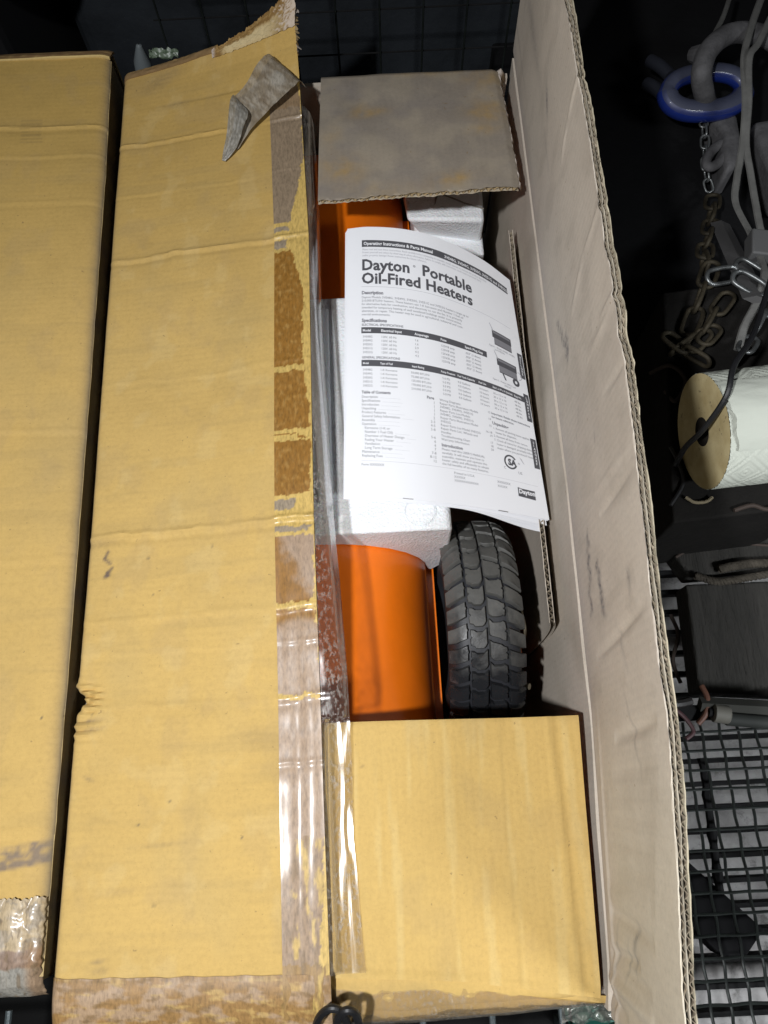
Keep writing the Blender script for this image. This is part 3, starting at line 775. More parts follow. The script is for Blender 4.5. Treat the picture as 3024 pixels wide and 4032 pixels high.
# crumpled clear tape on the near corner
def c2(u, v, d=0):
    s = lerp(0, .085, v); jag = .004*fbm(u*14, 3)-.002
    y = -.0735-s*1.0+jag*(1-v); x = lerp(-.405, -.3235, u)
    z = b2(.9, max(0, (y-B2Y0)/(B2Y1-B2Y0))).z+.0016
    xr = b2x(y); 
    if y < B2Y0: e = B2Y0-y; z = ZT-.004-e*1.0; y = B2Y0-.006-.012*math.sin(min(1, e/.02)*PI/2)
    z -= .008*math.exp(-max(0, xr-x)/.006)
    z += .0022*abs(math.sin(u*11+1.5*nz(v*3, 1)))*(1-.3*v)+.0022*nz(u*7, v*3, 3)*(.3+v)+.0016*sst(.5, 1, v)*fbm(u*9, v*7, 9)
    return Vector((x+.002*nz(v*20, 2), y, z-d))
def c2_col(u, v):
    c = mixc((.40, .31, .19), (.30, .245, .175), sst(-.1, .3, fbm(u*6, v*12, 7)))
    c = mixc(c, (.24, .17, .125), sst(.49, .51, v)); c = mixc(c, (.27, .255, .22), sst(.66, .69, v+.05*nz(u*7)))
    c = mixc(c, (.26, .15, .07), .7*sst(.78, .92, u)*sst(.40, .5, v)); 
    return mixc(c, (.15, .105, .06), .7*sst(.15, .5, fbm(u*16, v*5, 17)))
m = MB(); m.slab(c2, lambda u, v: c2(u, v, .0005), 90, 90, c2_col); m.build('crumpled_tape', M_tape, box2, ang=60)['label'] = 'crinkled shiny tape over the near corner'

# ------------------------------------------------------------------ heater inside the carton
heater = thing('heater', 'glossy orange portable heater body lying in foam inside the open box', 'heater', (-.078, .38, .01))
HX, HZ, HR = -.078, .4035, .130
MY = Matrix(((0, 1, 0, HX), (1, 0, 0, 0), (0, 0, 1, HZ), (0, 0, 0, 1)))      # local X -> world Y
def shell(name, y0, y1, r, a0, a1, seg, th=.0015):
    m = MB(); m.lathe([(y0, r), (lerp(y0, y1, .5), r), (y1, r), (y1, r-th), (y0, r-th), (y0, r)], seg, MY, a0, a1); return m.build(name, M_orange, heater, recalc=True)
shell('upper_shell', -.13, .86, HR, -.05, PI+.05, 72)
shell('lower_shell', -.13, .86, HR-.002, PI+.02, 2*PI-.02, 48)
m = MB()
for sx in (1, -1): m.box((HX+sx*(HR+.002), .365, HZ-.010), (.0165, .98, .003))
m.box((HX+HR+.0092, .365, HZ-.0195), (.002, .98, .018))
m.build('flange', M_orange, heater, smooth=False, bevel=.0006)
for y0, r0 in ((-.135, .118), (.865, .118)):
    m = MB(); m.lathe([(y0-.002, .001), (y0-.002, r0), (y0+.002, r0), (y0+.002, .001)], 40, MY); m.build('end_plate', M_darksteel, heater, recalc=True)
m = MB(); m.box((-.06, .36, .13), (.24, .86, .22)); m.build('fuel_tank', M_orange, heater, smooth=False, bevel=.02)
m = MB(); m.box((.1625, .178, .28), (.002, .05, .29)); m.build('axle_bracket', M_orange, heater, smooth=False, bevel=.001)
m = MB(); m.tube([(-.10, .19, .235), (.155, .19, .235)], .006, 12); m.build('axle', M_darksteel, heater)

# ------------------------------------------------------------------ wheel
wheel = thing('wheel', 'black rubber wheel with chunky tread packed beside the orange heater', 'wheel', (.106, .19, .27))
WX, WY, WZ, WR, WH = .1085, .190, .410, .140, .0460
def tyre_p(s, phi, lift_=0):
    """s = angle round the axle (0 = up), phi = -1..1 across the tread and shoulders"""
    phi = max(-.9995, min(.9995, phi)); e = 3.5
    h = (1-abs(phi)**e)**(1/e); x = WH*phi; r = WR-.040+.040*h
    n = Vector((math.copysign(abs(phi)**(e-1)/WH, phi), 0, h**(e-1)/.040)).normalized()
    x += n.x*lift_; r += n.z*lift_
    return Vector((x, r*math.sin(s), r*math.cos(s)))
MW = Matrix.Translation((WX, WY, WZ))
m = MB()
prof = []
for k in range(25):
    p = tyre_p(0, math.sin(lerp(-1, 1, k/24)*PI/2), -.0062); prof.append((p.x, p.z))
prof = [(-.030, .070)]+[(-.041, .080)]+prof+[(.041, .080), (.030, .070)]
m.lathe(prof, 96, MW)
tyre = m.build('tyre', M_groove, wheel, recalc=True)
NP = 36; DA = 2*PI/NP
def block(name, poly, top=None):
    """raised rubber block from an outline (s in pitches, phi); built once, shared by its copies round the tyre"""
    cx = sum(p[0] for p in poly)/len(poly); cy = sum(p[1] for p in poly)/len(poly)
    v = []; n = len(poly)
    for (k, lf_, sh) in ((0, -.0078, .975), (1, -.0009, .935), (2, .0, .87)):
        for s, ph in poly:
            v.append(tuple(tyre_p((cx+(s-cx)*sh)*DA, cy+(ph-cy)*sh, lf_)))
    v.append(tuple(tyre_p(cx*DA, cy, .0002)))
    f = []
    for k in (0, 1):
        for i in range(n):
            f.append((k*n+i, k*n+(i+1) % n, (k+1)*n+(i+1) % n, (k+1)*n+i))
    for i in range(n): f.append((2*n+i, 2*n+(i+1) % n, 3*n))
    me = bpy.data.meshes.new(name); me.from_pydata(v, [], f)
    bm = bmesh.new(); bm.from_mesh(me); bmesh.ops.recalc_face_normals(bm, faces=bm.faces); bm.to_mesh(me); bm.free()
    me.materials.append(M_rubber); me.polygons.foreach_set('use_smooth', [True]*len(me.polygons)); me.set_sharp_from_angle(angle=math.radians(40))
    return me
# outlines: s grows away from the camera (one pitch long), phi across
b_cl = block('tread_block', [(.24, -.012), (1.00, -.012), (.92, -.06), (.82, -.11), (.82, -.29), (.92, -.36), (.94, -.44), (.66, -.45), (.58, -.40), (.44, -.46), (.16, -.44), (.12, -.35), (.0, -.30), (.0, -.11), (.08, -.06)])
b_ra = block('tread_block', [(.20, .012), (.14, .06), (.0, .30), (-.10, .36), (-.14, .44), (.25, .46), (.33, .41), (.42, .46), (.78, .44), (.86, .38), (.80, .32), (.80, .10), (.90, .05), (.98, .012)])
b_rb = block('tread_block', [(.18, .012), (.08, .06), (.0, .12), (.0, .32), (.06, .40), (.02, .44), (.3, .46), (.38, .41), (.46, .46), (.64, .45), (.70, .36), (.80, .30), (.94, .06), (1.02, .012)])
b_sl = block('tread_block', [(.08, -.50), (-.02, -.62), (-.16, -.80), (-.26, -.985), (.50, -.985), (.60, -.80), (.74, -.62), (.84, -.50), (.62, -.495), (.52, -.47), (.40, -.495)])
b_sr = block('tread_block', [(.06, .50), (-.04, .64), (-.20, .82), (-.34, .985), (.42, .985), (.56, .82), (.72, .64), (.84, .50), (.60, .495), (.50, .47), (.38, .495)])
first = {}
k_vis = 0
for k in range(NP):
    for me, off in ((b_cl, .0), (b_rb if k % 2 else b_ra, .42), (b_sl, .40), (b_sr, .10)):
        ob = bpy.data.objects.new('tread_block', me); C.objects.link(ob); ob.parent = tyre
        ob.location = (WX-wloc(tyre).x, WY-wloc(tyre).y, WZ-wloc(tyre).z); ob.rotation_euler = (-(k+off)*DA, 0, 0)
m = MB(); m.lathe([(-.030, .020), (-.032, .070), (-.036, .082), (.036, .082), (.032, .070), (.030, .020), (-.030, .020)], 48, MW); m.build('rim', simple('rim_paint', (.03, .03, .032), .4), wheel, recalc=True)
m = MB(); m.lathe([(.020, .006), (.020, .030), (.054, .028), (.0545, .006)], 32, MW); hub = m.build('hub', M_darksteel, wheel, recalc=True)
M_zinc = simple('zinc', (.45, .42, .33), .35, .9)
m = MB(); m.lathe([(.0585, .002), (.0585, .028), (.0605, .028), (.0605, .015), (.0640, .015), (.0640, .002)], 24, MW); m.build('washer', M_zinc, wheel, recalc=True)
m = MB(); m.tube([(WX+.05, WY-.075, WZ+.02), (WX+.058, WY-.078, WZ+.026)], .004, 10); m.build('valve', M_zinc, wheel)

# ------------------------------------------------------------------ foam packing
def extrude_y(prof, y0, y1, name, mat, parent=None, bevel=.005):
    m = MB(); n = len(prof)
    m.v = [(x, y0, z) for x, z in prof]+[(x, y1, z) for x, z in prof]
    m.f = [tuple(range(n))[::-1], tuple(range(n, 2*n))]+[(i, (i+1) % n, n+(i+1) % n, n+i) for i in range(n)]
    o = m.build(name, mat, parent, recalc=True, bevel=bevel); return o
foam = thing('foam_block', 'white foam packing block under the manual with a round moulded mark', 'foam', (-.06, .43, .40))
arc = []
for k in range(15):
    a = math.radians(lerp(2, 178, k/14)); arc.append((HX+(HR+.0012)*math.cos(a), HZ+(HR+.0012)*math.sin(a)))
extrude_y([(-.235, .574), (.070, .574), (.076, .568), (.078, .44), (.060, .405)]+arc[0:]+[(-.235, .42)], .2735, .588, 'cradle', M_foam, foam)
m = MB(); m.box((-.020, .475, .5765), (.030, .135, .012)); m.build('raised_pad', M_foam, foam, smooth=False, bevel=.004)
m = MB(); m.box((-.066, .44, .5760), (.018, .26, .010)); m.build('raised_rib', M_foam, foam, smooth=False, bevel=.004)
q = at(1655, 2012, .5745)
m = MB(); rr = .0178
m.tube([(q.x+rr*math.cos(a), q.y+rr*math.sin(a), .5744) for a in [2*PI*k/48 for k in range(48)]], .0008, 6, closed=True)
m.build('moulded_ring', M_foam, foam)
m = MB(); m.lathe([(0, .0005), (0, .0165), (-.0012, .0172)], 40, Matrix(((0, 1, 0, q.x), (0, 0, 1, q.y), (1, 0, 0, .5753), (0, 0, 0, 1)))); m.build('moulded_disc', M_foam, foam, recalc=True)

f2_ = thing('foam_block', 'small chipped white foam corner under the grey far flap', 'foam', (.11, .79, .44))
m = MB()
def fb(u, v):
    return Vector((0, 0, 0))
A = [at(1588, 760, .512), at(1906, 745, .512), at(1908, 868, .512), at(1600, 868, .512)]
bot = [Vector((a.x, a.y, .44)) for a in A]
bot[2] = at(1895, 952, .462); bot[3] = at(1648, 920, .462)
bot[2].z = .462; bot[3].z = .462
back = [a+Vector((0, .07, 0)) for a in A[:2]]
V = [A[0]+Vector((0, .07, 0)), A[1]+Vector((0, .07, 0)), A[2], A[3], bot[3], bot[2], Vector((A[1].x, A[1].y+.07, .44)), Vector((A[0].x, A[0].y+.07, .44)), Vector((bot[2].x, bot[2].y, .44)), Vector((bot[3].x, bot[3].y, .44))]
m.v = [tuple(v) for v in V]; m.f = [(0, 1, 2, 3), (3, 2, 5, 4), (4, 5, 8, 9), (1, 6, 8, 5, 2), (0, 3, 4, 9, 7), (0, 7, 6, 1), (7, 9, 8, 6)]
m.build('chunk', M_foam, f2_, recalc=True, bevel=.006)
m = MB(); p0, p1, p2 = at(1712, 790, .514), at(1715, 815, .514), at(1722, 770, .514)
m.tube([at(1745, 765, .5135), at(1830, 800, .5135), at(1905, 822, .512)], .0011, 6); m.tube([at(1712, 806, .5135), at(1718, 770, .5135)], [.0004, .0022], 6)
m.build('crack', simple('foam_crack', (.22, .20, .17), .8), f2_)
# foam rest under the small block, standing on the tank
m = MB(); m.box((.115, .80, .235), (.10, .14, .455)); tag(m.build('foam_post', M_foam, smooth=False, bevel=.004), 'white foam post holding up the small foam corner deep in the box', 'foam')

# ------------------------------------------------------------------ manual
man = thing('manual', 'white printed instruction manual booklet curling down to the right on the foam', 'booklet', (.07, .47, .58))
TOPE = [(0, 1368, 901), (.12, 1449, 893), (.30, 1582, 901), (.47, 1702, 928), (.66, 1823, 980), (.82, 1913, 1031), (1, 2007, 1103)]
BOTE = [(0, 1361, 1953), (.25, 1564, 1962), (.50, 1775, 1984), (.71, 1943, 2008), (1, 2163, 2047)]
def smooth_tab(tab, s, j):
    n = len(tab)
    k = 0
    while k < n-2 and s > tab[k+1][0]: k += 1
    t = (s-tab[k][0])/(tab[k+1][0]-tab[k][0])
    def sl(i):
        a, b = max(0, i-1), min(n-1, i+1); return (tab[b][j]-tab[a][j])/(tab[b][0]-tab[a][0])
    h = tab[k+1][0]-tab[k][0]
    return (2*t**3-3*t*t+1)*tab[k][j]+(t**3-2*t*t+t)*h*sl(k)+(-2*t**3+3*t*t)*tab[k+1][j]+(t**3-t*t)*h*sl(k+1)
def mz(s, t): return lerp(.636, .600, t)-(.050+.008*(1-t))*s**1.7
def man_p(s, t):
    s_, t_ = s, t
    a = at(smooth_tab(TOPE, min(1, max(0, s)), 1), smooth_tab(TOPE, min(1, max(0, s)), 2), mz(s, 0))
    b = at(smooth_tab(BOTE, min(1, max(0, s)), 1), smooth_tab(BOTE, min(1, max(0, s)), 2), mz(s, 1))
    p = a.lerp(b, t); p.z += .0015*math.sin(t*PI)*math.sin(s*3+1)
    return p
GS, GT = 60, 60
_G = [[man_p(i/GS, j/GT) for i in range(GS+1)] for j in range(GT+1)]
def manf(s, t, off=0):
    fs, ft = min(max(s, 0), .99999)*GS, min(max(t, 0), .99999)*GT; i, j = int(fs), int(ft); a, b = fs-i, ft-j
    p = _G[j][i]*(1-a)*(1-b)+_G[j][i+1]*a*(1-b)+_G[j+1][i]*(1-a)*b+_G[j+1][i+1]*a*b
    if off:
        n = (_G[j][i+1]-_G[j][i]).cross(_G[j][i]-_G[j+1][i]).normalized(); p = p+n*off
    return p
m = MB(); m.slab(lambda s, t: manf(s, 1-t), lambda s, t: manf(s, 1-t, -.0003), 80, 80); cover = m.build('cover_page', M_paper, man)
for k in range(5):
    m = MB(); d = (k+1)*.0009
    def pg(s, t, k=k, d=d):
        p = manf(s, 1-t, -d); cur = sst(.55, 1, s)*sst(.75, 0, t)
        return p+Vector((-.0007*k-.004*cur*(k > 2), -.0006*k-.0035*cur*(k > 1)-.003*cur*(k > 3), -.0040*cur*(k > 1)*(k-1)))
    m.slab(pg, lambda s, t: pg(s, t)-Vector((0, 0, .0003)), 40, 40); m.build('page', M_paper, man)
# printing: laid on the page in inches (8.5 x 11 sheet)
def page_xy(X, Y, off=.00035): return manf(X/8.5, Y*.968/11, off)
class Print:
    def __init__(s): s.m = MB()
    def rect(s, x0, y0, x1, y1, off=.00030):
        nu = max(1, int(abs(x1-x0)/.12)); nv = max(1, int(abs(y1-y0)/.12))
        s.m.grid(lambda u, v: page_xy(lerp(x0, x1, u), lerp(y1, y0, v), off), nu, nv)
    def poly(s, pts, off=.00035):
        b = len(s.m.v); s.m.v += [tuple(page_xy(x, y, off)) for x, y in pts]; s.m.f.append(tuple(range(b, b+len(pts))))
    def ring(s, cx, cy, r0, r1, off=.00036, a0=0, a1=2*PI, sy=1.0, seg=40):
        s.m.grid(lambda u, v: page_xy(cx+lerp(r1, r0, v)*math.cos(lerp(a0, a1, u)), cy-sy*lerp(r1, r0, v)*math.sin(lerp(a0, a1, u)), off), seg, 1)
    def text(s, txt, x, y, size, bold=0, off=.00035, sx=1.0, right=False, rot=0):
        cu = bpy.data.curves.new('t', 'FONT'); cu.body = txt; cu.size = size; cu.offset = bold; cu.resolution_u = 2; cu.space_character = 1.02
        ob = bpy.data.objects.new('t', cu); C.objects.link(ob)
        dg = bpy.context.evaluated_depsgraph_get(); me = bpy.data.meshes.new_from_object(ob.evaluated_get(dg))
        wd = max([v.co.x for v in me.vertices], default=0)*sx; b = len(s.m.v)
        for v in me.vertices:
            X, Y = v.co.x*sx - (wd if right else 0), v.co.y
            if rot: X, Y = -Y*rot*-1, X*-rot*-1 if False else -X*rot
            s.m.v.append(tuple(page_xy(x+X, y-Y, off)))
        for f in me.polygons: s.m.f.append(tuple(b+i for i in f.vertices))
        C.objects.unlink(ob); bpy.data.objects.remove(ob); bpy.data.curves.remove(cu); bpy.data.meshes.remove(me)
        return wd
    def done(s, name, mat): return s.m.build(name, mat, man, smooth=False)
ink, fine, light, wht = Print(), Print(), Print(), Print()
# header bar
hd = Print(); hd.rect(.72, .62, 8.18, .93); hd.done('header_bar', M_ink)
wht.text('Operating Instructions & Parts Manual', .80, .85, .20, .006, .00060)
wht.text('3VE48G, 3VE49G, 3VE50G, 3VE51G and 3VE52G', 4.55, .86, .185, .004, .00060, .95)
for k, tx in enumerate(('Please read and save these instructions. Read carefully before attempting to assemble, install, operate or maintain the product described.', 'Protect yourself and others by observing all safety information. Failure to comply with instructions could result in personal injury', 'and/or property damage! Retain instructions for future reference.')):
    light.text(tx, .74, 1.09+k*.135, .125, 0, .00035, .86)
ttl = Print(); ttl.text('Dayton', .70, 1.98, .68, .020, .0004, 1.05); ttl.text('\u00ae', 3.02, 1.70, .15)
ttl.text('Portable', 3.42, 1.98, .68, .020, .0004, 1.05)
ttl.text('Oil-Fired Heaters', .70, 2.58, .67, .020, .0004, 1.06); ttl.done('title_print', M_ink)
light.rect(.70, 2.72, 8.0, 2.735)
fine.text('Description', .70, 3.06, .20, .008)
for k, tx in enumerate(('Dayton Models 3VE48G, 3VE49G, 3VE50G, 3VE51G and 3VE52G heaters range up to', '210,000 BTU/Hr heaters. These heaters use 1-K kerosene and Number 1 fuel oil', 'for alternative fuels for combustion, and electricity to run the fan. It is primarily', 'intended for temporary heating of well ventilated buildings under construction,', 'alteration, or repair. This heater may be used in agricultural, industrial and com-', 'mercial environments.')):
    fine.text(tx, .70, 3.24+k*.150, .135, 0, .00035, 1.02)
fine.text('Specifications', .70, 4.27, .20, .008)
fine.text('ELECTRICAL SPECIFICATIONS', .70, 4.44, .135, .003)
hd = Print(); hd.rect(.68, 4.50, 6.42, 4.76); hd.done('table_bar', M_ink)
for tx, x in (('Model', .74), ('Electrical Input', 1.55), ('Amperage', 3.0), ('Fuse', 4.15), ('Spark Plug Gap', 5.3)): wht.text(tx, x, 4.69, .145, .004, .0006)
for k, md in enumerate(('3VE48G', '3VE49G', '3VE50G', '3VE51G', '3VE52G')):
    y = 4.95+k*.165
    for tx, x in ((md, .74), ('120V, 60 Hz', 1.55), (('1.6', '1.6', '2.9', '4.2', '4.2')[k], 3.0), ('125V/8 amp', 4.15), ('.055" (1.4mm)', 5.3)): fine.text(tx, x, y, .13)
fine.text('GENERAL SPECIFICATIONS', .70, 5.83, .135, .003)
hd = Print(); hd.rect(.68, 5.89, 8.25, 6.15); hd.done('table_bar', M_ink)
for tx, x in (('Model', .74), ('Type of Fuel', 1.5), ('Input Rating', 2.85), ('Pump Pressure', 4.1), ('Fuel Tank Capacity', 4.85), ('Fuel Use', 5.85), ('Size L x W x H (Inches)', 6.55), ('Shpg Wt.', 7.65)): wht.text(tx, x, 6.07, .115, .003, .0006, .9)
for k, md in enumerate(('3VE48G', '3VE49G', '3VE50G', '3VE51G', '3VE52G')):
    y = 6.34+k*.165
    for tx, x in ((md, .74), ('1-K Kerosene', 1.5), (('50,000 BTU/Hr', '75,000 BTU/Hr', '125,000 BTU/Hr', '170,000 BTU/Hr', '210,000 BTU/Hr')[k], 2.80), ('5.0 PSI', 4.15), ('9.0 Gallons', 4.85), ('10 hours', 5.85), ('30 x 12 x 16', 6.55), ('48 lbs.', 7.65)): fine.text(tx, x, y, .125)
fine.text('Table of Contents', .68, 7.28, .165, .006); fine.text('Page', 3.75, 7.28, .165, .006, right=True)
for k, (tx, pg_) in enumerate((('Description', '1'), ('Specifications', '1'), ('Introduction', '1'), ('Unpacking', '1'), ('Product Features', '2'), ('General Safety Information', '2-3'), ('Assembly', '4-5'), ('Operation', '5-8'), ('   Kerosene (1-K or', ''), ('   Number 1 Fuel Oil)', '5-6'), ('   Overview of Heater Design', '6'), ('   Fueling Your Heater', '6'), ('   Ventilation', '7'), ('   Long Term Storage', '7-8'), ('Maintenance', '8-12'), ('Replacing Fuse', '12'))):
    y = 7.46+k*.157
    wd = fine.text(tx, .68, y, .145)
    if pg_:
        fine.text(pg_, 3.75, y, .145, right=True)
        light.text('.'*int((2.75-wd)/.075), .78+wd, y, .14)
for k, (tx, pg_) in enumerate((('Wiring Diagrams', '13'), ('Repair Parts Illustration Models', ''), ('3VE48G, 3VE49G, 3VE51G', '14'), ('Repair Parts List Models', ''), ('3VE48G, 3VE49G, 3VE51G', '15'), ('Repair Parts Illustration Model', ''), ('3VE52G', '16-18'), ('Repair Parts List Model 3VE52G', '19'), ('Repair Parts List, Wheels and', ''), ('Handles', '17'), ('Troubleshooting Chart', '18'), ('Warranty Information', '20'))):
    y = 7.28+k*.146; fine.text(tx, 3.98, y, .132)
    if pg_: fine.text(pg_, 6.3, y, .132, right=True)
fine.text('Introduction', 3.98, 9.13, .175, .006)
for k, tx in enumerate(('Please read this USER\u2019S MANUAL', 'carefully. It will show you how to', 'assemble, maintain and operate this', 'heater safely and efficiently to obtain', 'the full benefits of its many features.')): fine.text(tx, 3.98, 9.28+k*.145, .132)
fine.text('Important: Retain these instructions', 6.35, 7.28, .13, .003); fine.text('for future reference.', 6.35, 7.44, .13, .003)
fine.text('Unpacking', 6.35, 7.72, .185, .006)
for k, tx in enumerate(('1. Remove all packing items applied to', '   heater for shipment.', '2. Remove all items from carton.', '3. Check all items for shipping damage. If', '   heater is damaged, promptly inform', '   dealer where you purchased heater.')): fine.text(tx, 6.37, 7.92+k*.165, .130, 0, .00035, .93)
light.rect(.66, 9.965, 8.2, 9.975)
fine.text('Form XXXXXX', .66, 10.16, .14)
for k, tx in enumerate(('Printed in U.S.A.', 'XXXXX', 'XXXXXXXXXXX')): fine.text(tx, 4.45, 10.16+k*.15, .13)
for k, tx in enumerate(('XXXXXX', 'XX/XX')): fine.text(tx, 6.32, 10.20+k*.17, .14)
# certification mark
ink.ring(7.05, 9.18, .235, .305, a0=.55, a1=2*PI-.35)
ink.text('SA', 6.93, 9.31, .36, .018, .0004, .9); fine.text('\u00ae', 7.40, 9.20, .12); fine.text('C', 6.70, 9.52, .15); fine.text('US', 7.36, 9.62, .16)
light.poly([(7.50, 8.86), (7.60, 8.92), (7.72, 9.14), (7.66, 9.10)])
# maker's block
hd = Print(); hd.poly([(7.24, 10.20), (7.42, 10.23), (7.62, 10.23), (7.82, 10.23), (8.02, 10.23), (8.02, 10.62), (7.82, 10.61), (7.62, 10.60), (7.42, 10.59), (7.24, 10.58)]); hd.done('maker_block', M_ink)
wht.text('Dayton', 7.27, 10.45, .27, .010, .0008, .90)
# black page tabs on the right edge, with upright lettering
for y0, y1, tx in ((3.78, 4.98, 'ENGLISH'), (5.72, 7.00, 'ESPANOL'), (7.80, 9.15, 'FRANCAIS')):
    hd = Print(); hd.rect(8.20, y0, 8.46, y1); hd.done('page_tab', M_ink)
    for k, ch in enumerate(tx): wht.text(ch, 8.30, y1-.16-k*(y1-y0-.25)/len(tx), .15, .004, .0006, .8)
# two line drawings of heaters
def heater_draw(cx, cy, wdt, wheel_):
    ink.rect(cx, cy, cx+wdt, cy+.34); fine.rect(cx+.06, cy+.05, cx+wdt-.06, cy+.14, .0005)
    fine.rect(cx+.08, cy+.34, cx+wdt-.02, cy+.62); ink.rect(cx+.08, cy+.62, cx+wdt-.02, cy+.66)
    light.poly([(cx-.12, cy-.28), (cx-.08, cy-.28), (cx+.10, cy+.05), (cx+.04, cy+.05)])
    if wheel_:
        ink.ring(cx+wdt-.12, cy+.80, .07, .18); ink.poly([(cx+.22, cy+.66), (cx+.30, cy+.66), (cx+.42, cy+.92), (cx+.34, cy+.92)])
        light.ring(cx+wdt+.06, cy+.42, .16, .19, a0=-1.6, a1=1.6)
heater_draw(6.85, 3.30, 1.06, False); heater_draw(6.95, 4.55, 1.06, True)
fine.text('Figure 1 - Models 3VE48G, 3VE49G', 6.62, 4.12, .105, 0, .00035, .9); fine.text('and 3VE50G', 6.9, 4.24, .105)
fine.text('Figure 2 - Models 3VE51G and', 6.62, 5.66, .105, 0, .00035, .9); fine.text('3VE52G', 7.2, 5.78, .105)
for pr, nm, mt in ((ink, 'mark_print', M_ink), (fine, 'body_print', M_inkgrey), (light, 'pale_print', M_inklight), (wht, 'reversed_print', M_paper)): pr.done(nm, mt)['kind'] = 'stuff'
m = MB()
for X in (2.35, 6.25): m.tube([manf(X/8.5, .9985, .0002), manf((X+.42)/8.5, .9985, .0002)], .0005, 6)
m.build('staple', simple('staple_wire', (.35, .35, .36), .4, .8), man)

# ------------------------------------------------------------------ clutter to the right and behind
M_wire = simple('green_black_wire', (.008, .010, .009), .45, .35, (160, .3, .002), .5, (25, 2.2))
M_wireg = simple('grey_wire', (.085, .105, .110), .45, .3, (160, .3, .002), .5, (40, .5))
SZ = .300   # top of the wire shelf
shelf = thing('wire_shelf', 'dark green crimped wire mesh shelf beside the open box', 'shelf', (.70, -.05, 0))
PIT = .0245
def crimp(L0, L1, fixed, along, ph):
    n = int((L1-L0)/(PIT/4)); P = []
    for k in range(n+1):
        s = lerp(L0, L1, k/n); z = SZ+.0023*math.cos(PI*s/PIT+ph); wv = .0012*nz(s*9, fixed*40)
        P.append((s, fixed+wv, z) if along == 'x' else (fixed+wv, s, z))
    return P
x_a, x_b, y_a, y_b = .245, .98, -.36, .070
k = 0
y = y_a
while y < y_b:
    m = MB(); m.tube(crimp(x_a, x_b, y, 'x', PI*k), .0020, 6); m.build('wire', M_wire, shelf); y += PIT; k += 1
x = x_a; k = 0
while x < x_b:
    m = MB(); m.tube(crimp(y_a, y_b, x, 'y', PI*k+PI), .0020, 6); m.build('wire', M_wire, shelf); x += PIT; k += 1
m = MB()
for (c, d) in (((.61, y_b+.012, SZ-.004), (.75, .02, .02)), ((.61, y_a-.012, SZ-.004), (.75, .02, .02)), ((x_b+.012, -.12, SZ-.004), (.02, .50, .02))): m.box(c, d)
m.build('frame', M_darksteel, shelf, smooth=False, bevel=.002)
for (lx, ly) in ((.29, y_a-.012), (x_b+.012, y_a-.012), (x_b+.012, y_b+.012), (.29, y_b+.012)):
    m = MB(); m.box((lx, ly, (SZ-.015)/2), (.022, .022, SZ-.017)); m.build('leg', M_darksteel, shelf, smooth=False)

grate = thing('steel_grate', 'dark parallel bar grating low under the wire shelf', 'grate', (.62, .1, 0))
GP = .0315
y = -.42; 
while y < .72:
    m = MB(); m.box((.63, y, .200), (.84, .0068, .026)); m.build('bar', M_darksteel, grate, smooth=False, bevel=.001); y += GP
for gx in (.222, 1.052):
    m = MB(); m.box((gx, .14, .200), (.010, 1.16, .030)); m.build('side_bar', M_darksteel, grate, smooth=False)
for gx in (.222, 1.052):
    for gy in (-.43, .71):
        m = MB(); m.box((gx, gy, .092), (.012, .012, .184)); m.build('leg', M_darksteel, grate, smooth=False)
# diagonal dark channel and thin rod lying between shelf and grate
P = [at(*p, .262) for p in ((2689, 3373), (3009, 3661), (2931, 3778), (2854, 3775), (2660, 3590))]
n = len(P); m = MB(); m.v = [tuple(p) for p in P]+[(p.x, p.y, .214) for p in P]; m.f = [tuple(range(n)), tuple(range(n, 2*n))[::-1]]+[(i, (i+1) % n, n+(i+1) % n, n+i) for i in range(n)]
tag(m.build('steel_plate', simple('black_paint', (.006, .006, .0065), .9, 0, None, .08), smooth=False, bevel=.002, recalc=True), 'flat black steel plate lying diagonally under the wire mesh', 'plate')
a, b = at(2765, 2985, .275), at(2835, 3520, .275)
m = MB(); P = [a.lerp(b, k/14)+Vector((.002*nz(k*.9, 1), 0, 0)) for k in range(15)]; m.tube(P, [.0055+.0022*(k % 4 == 0) for k in range(15)], 8); tag(m.build('steel_rod', M_darksteel), 'thin knobbly black rod under the wire mesh beside the box flap', 'rod')

# near wire rack at the bottom picture edge
rack = thing('wire_rack', 'grey welded wire rack showing below the near ends of both boxes', 'rack', (-.15, -.33, 0))
RZ = .43
for k in range(4):
    m = MB(); yy = -.222-k*.034; m.tube([(-.75, yy, RZ), (.24, yy, RZ)], .0032, 8); m.build('wire', M_wireg, rack)
for k in range(14):
    m = MB(); xx = -.735+k*.075; m.tube([(xx, -.205, RZ-.006), (xx, -.35, RZ-.006)], .0036, 8); m.build('wire', M_wireg, rack)
for xx in (-.74, .23):
    m = MB(); m.box((xx, -.34, (RZ-.02)/2), (.015, .015, RZ-.02)); m.build('leg', M_wireg, rack, smooth=False)
m = MB(); m.box((-.40, -.62, .006), (1.30, .86, .008)); tag(m.build('shade_mat', simple('shade_mat_black', (.008, .008, .008), .9, 0, (120, .4, .002), .2), smooth=False), 'black mat added to darken the floor under the wire rack', 'mat')  # added dark sheet, stands in for shade on the floor here
q = at(2375, 4015, .50)
m = MB(); m.box((q.x, q.y-.012, .29), (.020, .05, .575)); tag(m.build('teal_post', simple('teal_paint', (.02, .17, .13), .5), smooth=False, bevel=.002), 'teal painted post just below the near right corner of the box', 'post')

